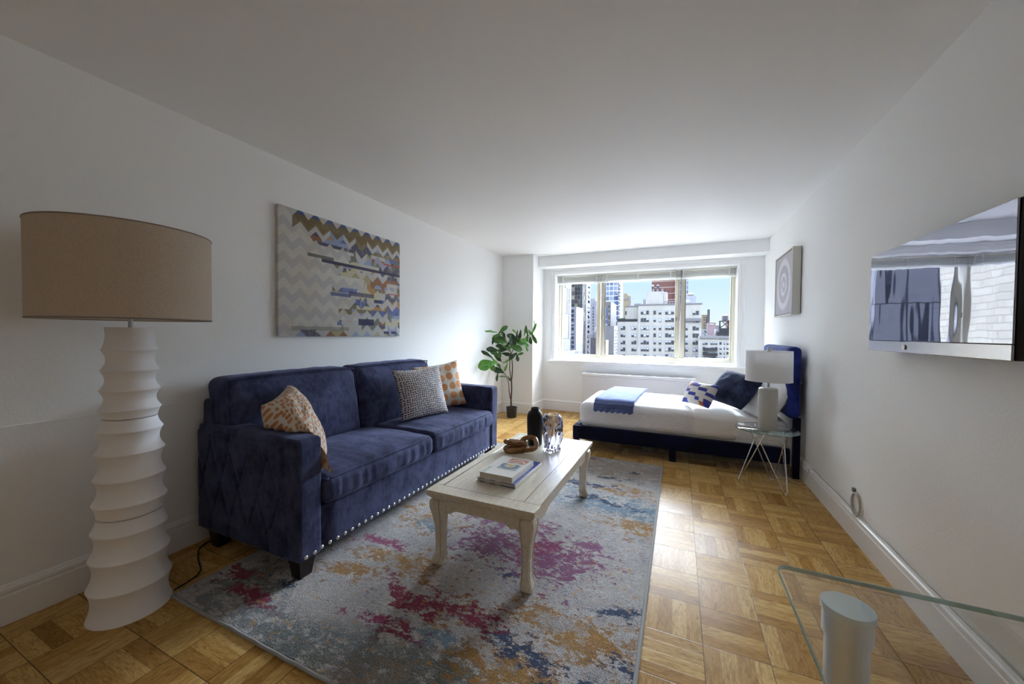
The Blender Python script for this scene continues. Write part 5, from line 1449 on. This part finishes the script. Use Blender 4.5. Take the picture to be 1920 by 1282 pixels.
# --- right of the mullion
Y = 300.
T_ = bld('slim_tower', 'slim pale blue tower just right of the right mullion', Y)
b = NB(); mass(b, U(1270, 540, Y).x, U(1290, 540, Y).x, Y, Y+15, ZG, 90); obj('wall', b, F_CURT, T_, smooth=0)
Y = 200.
T_ = bld('ribbed_penthouse', 'white ribbed penthouse above the right end of the concrete block', Y)
b = NB(); mass(b, U(1279, 560, Y).x, U(1305, 560, Y).x, Y, Y+10, ZG, U(1290, 555, Y).z); obj('wall', b, F_LAV, T_, smooth=0)
t_ = thing('water_tank', 'round domed water tank on the white ribbed penthouse', 'water tank', (U(1294, 555, Y+5).x, Y+5, U(1290, 555, Y).z+.01))
b = NB(); lathe(b, [(1.75, 0), (1.75, 1.1)], 24); obj('tank', b, F_GREY, t_)
b = NB(); lathe(b, [(1.9, 1.1), (1.9, 1.2), (.9, 1.75), (.05, 2.1)], 24); obj('dome', b, F_BEIGE, t_)
Y = 260.
T_ = bld('tan_building', 'tan brick building with a dark chimney on the right skyline', Y)
b = NB(); mass(b, U(1312, 600, Y).x, U(1330.5, 600, Y).x, Y, Y+14, ZG, U(1320, 590, Y).z); obj('wall', b, F_BEIGE, T_, smooth=0)
b = NB(); mass(b, U(1326, 600, Y-1).x, U(1330.7, 600, Y-1).x, Y-1, Y-.02, ZG, U(1328, 580, Y-1).z); obj('chimney', b, F_DGREY, T_, smooth=0)
for k in range(5):
    for u in (1320.3, 1324): c = U(u, 594+5*k, Y); win(T_, c.x, Y, c.z-.8, .7, 1.1, 1, seed=1700+k*2+int(u), kind=1)
Y = 200.
T_ = bld('mauve_building', 'mauve windowless block with an oval green and red sign', Y)
b = NB(); mass(b, U(1327.5, 620, Y).x, U(1341.8, 620, Y).x, Y, Y+10, ZG, U(1334, 604.5, Y).z); obj('wall', b, F_MAUVE, T_, smooth=0)
c = U(1334.6, 607.8, Y)
b = NB()
for r_, mi, dd in ((1.0, 0, .10), (.80, 1, .16)):
    vs_ = [b.verts.new((c.x+1.15*r_*cos(2*pi*i/32), Y-dd, c.z+.72*r_*sin(2*pi*i/32))) for i in range(32)]; b.faces.new(vs_).material_index = mi
    if mi == 0:
        vb = [b.verts.new((c.x+1.15*cos(2*pi*i/32), Y, c.z+.72*sin(2*pi*i/32))) for i in range(32)]
        for i in range(32): b.faces.new((vs_[i], vs_[(i+1) % 32], vb[(i+1) % 32], vb[i])).material_index = 0
bx(b, c.x-.55, c.x+.55, Y-.2, Y-.17, c.z-.5, c.z-.22, mi=2); bx(b, c.x-.85, c.x+.85, Y-.2, Y-.17, c.z-.1, c.z+.16, mi=3)
obj('oval_sign', b, None, T_, smooth=0, mats=[flat('sign_red', '70464a', .6), flat('sign_green', '4c6a62', .6), flat('sign_red2', '8a4c50', .6), flat('sign_pale', '9aa39d', .6)])
Y = 185.
T_ = bld('teal_windowed_building', 'low pale building with teal windows left of the mauve block', Y)
b = NB(); mass(b, U(1314, 620, Y).x, U(1327.2, 620, Y).x, Y, Y+8, ZG, U(1320, 617, Y).z); obj('wall', b, F_LAV, T_, smooth=0)
for k, v in enumerate((621.5, 627)): c = U(1323.4, v, Y); win(T_, c.x, Y, c.z-.5, 1.1, 1.1, 2, seed=1800+k, kind=1)
T_ = bld('teal_windowed_annex', 'low pale building with teal windows between the mauve block and the rooftop tank', Y)
b = NB(); mass(b, U(1342.2, 620, Y).x, U(1351, 620, Y).x, Y, Y+8, ZG, U(1346, 616.5, Y).z); obj('wall', b, F_LAV, T_, smooth=0)
for k, v in enumerate((621.5, 627)): c = U(1345.2, v, Y); win(T_, c.x, Y, c.z-.5, 1.0, 1.1, 2, seed=1810+k, kind=1)
Y = 330.
T_ = bld('distant_block', 'distant brown-grey block on the horizon between mauve block and tank', Y)
b = NB(); mass(b, U(1338, 610, Y).x, U(1352, 610, Y).x, Y, Y+10, ZG, U(1345, 610, Y).z); obj('wall', b, F_GREY, T_, smooth=0)
T_ = bld('red_building', 'distant red brick building at the right edge of the window', 260)
b = NB(); mass(b, U(1363, 610, 260).x, U(1378, 610, 260).x, 260, 270, ZG, U(1368, 600, 260).z); obj('wall', b, F_BRICK, T_, smooth=0)
# --- white-grey low block at the lower right
Y = 149.
T_ = bld('terraced_building', 'pale low apartment block with dark terraces at the lower right of the window', Y)
b = NB(); mass(b, U(1311, 640, Y).x, U(1382, 640, Y).x, Y, Y+10.5, ZG, U(1345, 629.5, Y).z); obj('wall', b, F_CONC, T_, smooth=0)
b = NB(); mass(b, U(1311, 640, Y).x, U(1382, 640, Y).x, Y-.6, Y-.02, U(1345, 634.5, Y).z, U(1345, 629.5, Y).z); obj('parapet', b, F_WHT, T_, smooth=0)
pm = px_m*150/160
for j, v in enumerate((643.5, 652.7, 662, 671)):
    for (u, w_, n_) in ((1322, 8.5, 2), (1338.5, 11.5, 3), (1351, 4, 1), (1358, 2.2, 1), (1367, 8.5, 2)):
        c = U(u, v, Y); win(T_, c.x, Y, c.z-.55, w_*pm, 1.05, n_, seed=1900+j*7+int(u), kind=0)
    if j:
        b = NB(); c0, c1 = U(1318, v+3, Y-1.5), U(1345.5, v+3, Y-1.5); mass(b, c0.x, c1.x, Y-1.5, Y-.16, c0.z-.2, c0.z); mass(b, c0.x, c1.x, Y-1.5, Y-1.4, c0.z, c0.z+.75); obj('balcony', b, F_BLK, T_, smooth=0)
# --- black rooftop water tower
Y = 151.
c = U(1360.5, 623, Y); k_ = px_m*151/160
t_ = thing('water_tower', 'dark wooden rooftop water tower with a pale conical cap at the right', 'water tower', (c.x, Y, U(1345, 629.5, 149.).z+.01))
zz0 = U(1360, 629.5, Y).z
def zr(v): return U(1360, v, Y).z-zz0
b = NB(); bx(b, -14*k_, 11*k_, 0, 6, 0, zr(623)); obj('lower_deck', b, F_BLK, t_, smooth=0)
b = NB(); bx(b, -10*k_, 8*k_, .5, 5, zr(622.9), zr(615)); obj('upper_deck', b, F_BLK, t_, smooth=0)
for sx in (-8.5, 6.5):
    for yy in (.8, 3.8):
        b = NB(); tube(b, [(sx*k_, yy, zr(615.1)), (sx*k_, yy, zr(602))], .12, 6); tube(b, [(sx*k_, yy, zr(615.1)), (-sx*k_*.6, yy, zr(602.5))], .08, 6); obj('stand_leg', b, F_BLK, t_)
b = NB(); bx(b, -9.5*k_, 7.5*k_, .5, 4.2, zr(602.2), zr(601)); obj('platform', b, F_BLK, t_, smooth=0)
b = NB(); lathe(b, [(5.4*k_, zr(601)), (5.2*k_, zr(591.5))], 24, cy=2.3); obj('tank', b, F_DGREY, t_)
b = NB(); lathe(b, [(5.6*k_, zr(591.4)), (.1, zr(588.3))], 24, cy=2.3); obj('cone_roof', b, F_BEIGE, t_)
# --- near cream brick wing to the left, mirrored in the television
T_ = bld('cream_brick_building', 'cream brick wing close by at the left, mirrored in the television screen', 0)
b = NB(); mass(b, -16, -7.2, 12.5, 19.6, ZG, 30); obj('wall', b, F_CREAM, T_, smooth=0)
b = NB(); bx(b, -7.18, -7.05, 13.6, 15.2, -.4, 2.9, .02, 1); fr_ = obj('window', b, F_WHT, T_)
b = NB(); bx(b, -7.04, -7.02, 13.75, 15.05, -.2, 2.75); obj('pane', b, F_GLS, fr_, smooth=0)
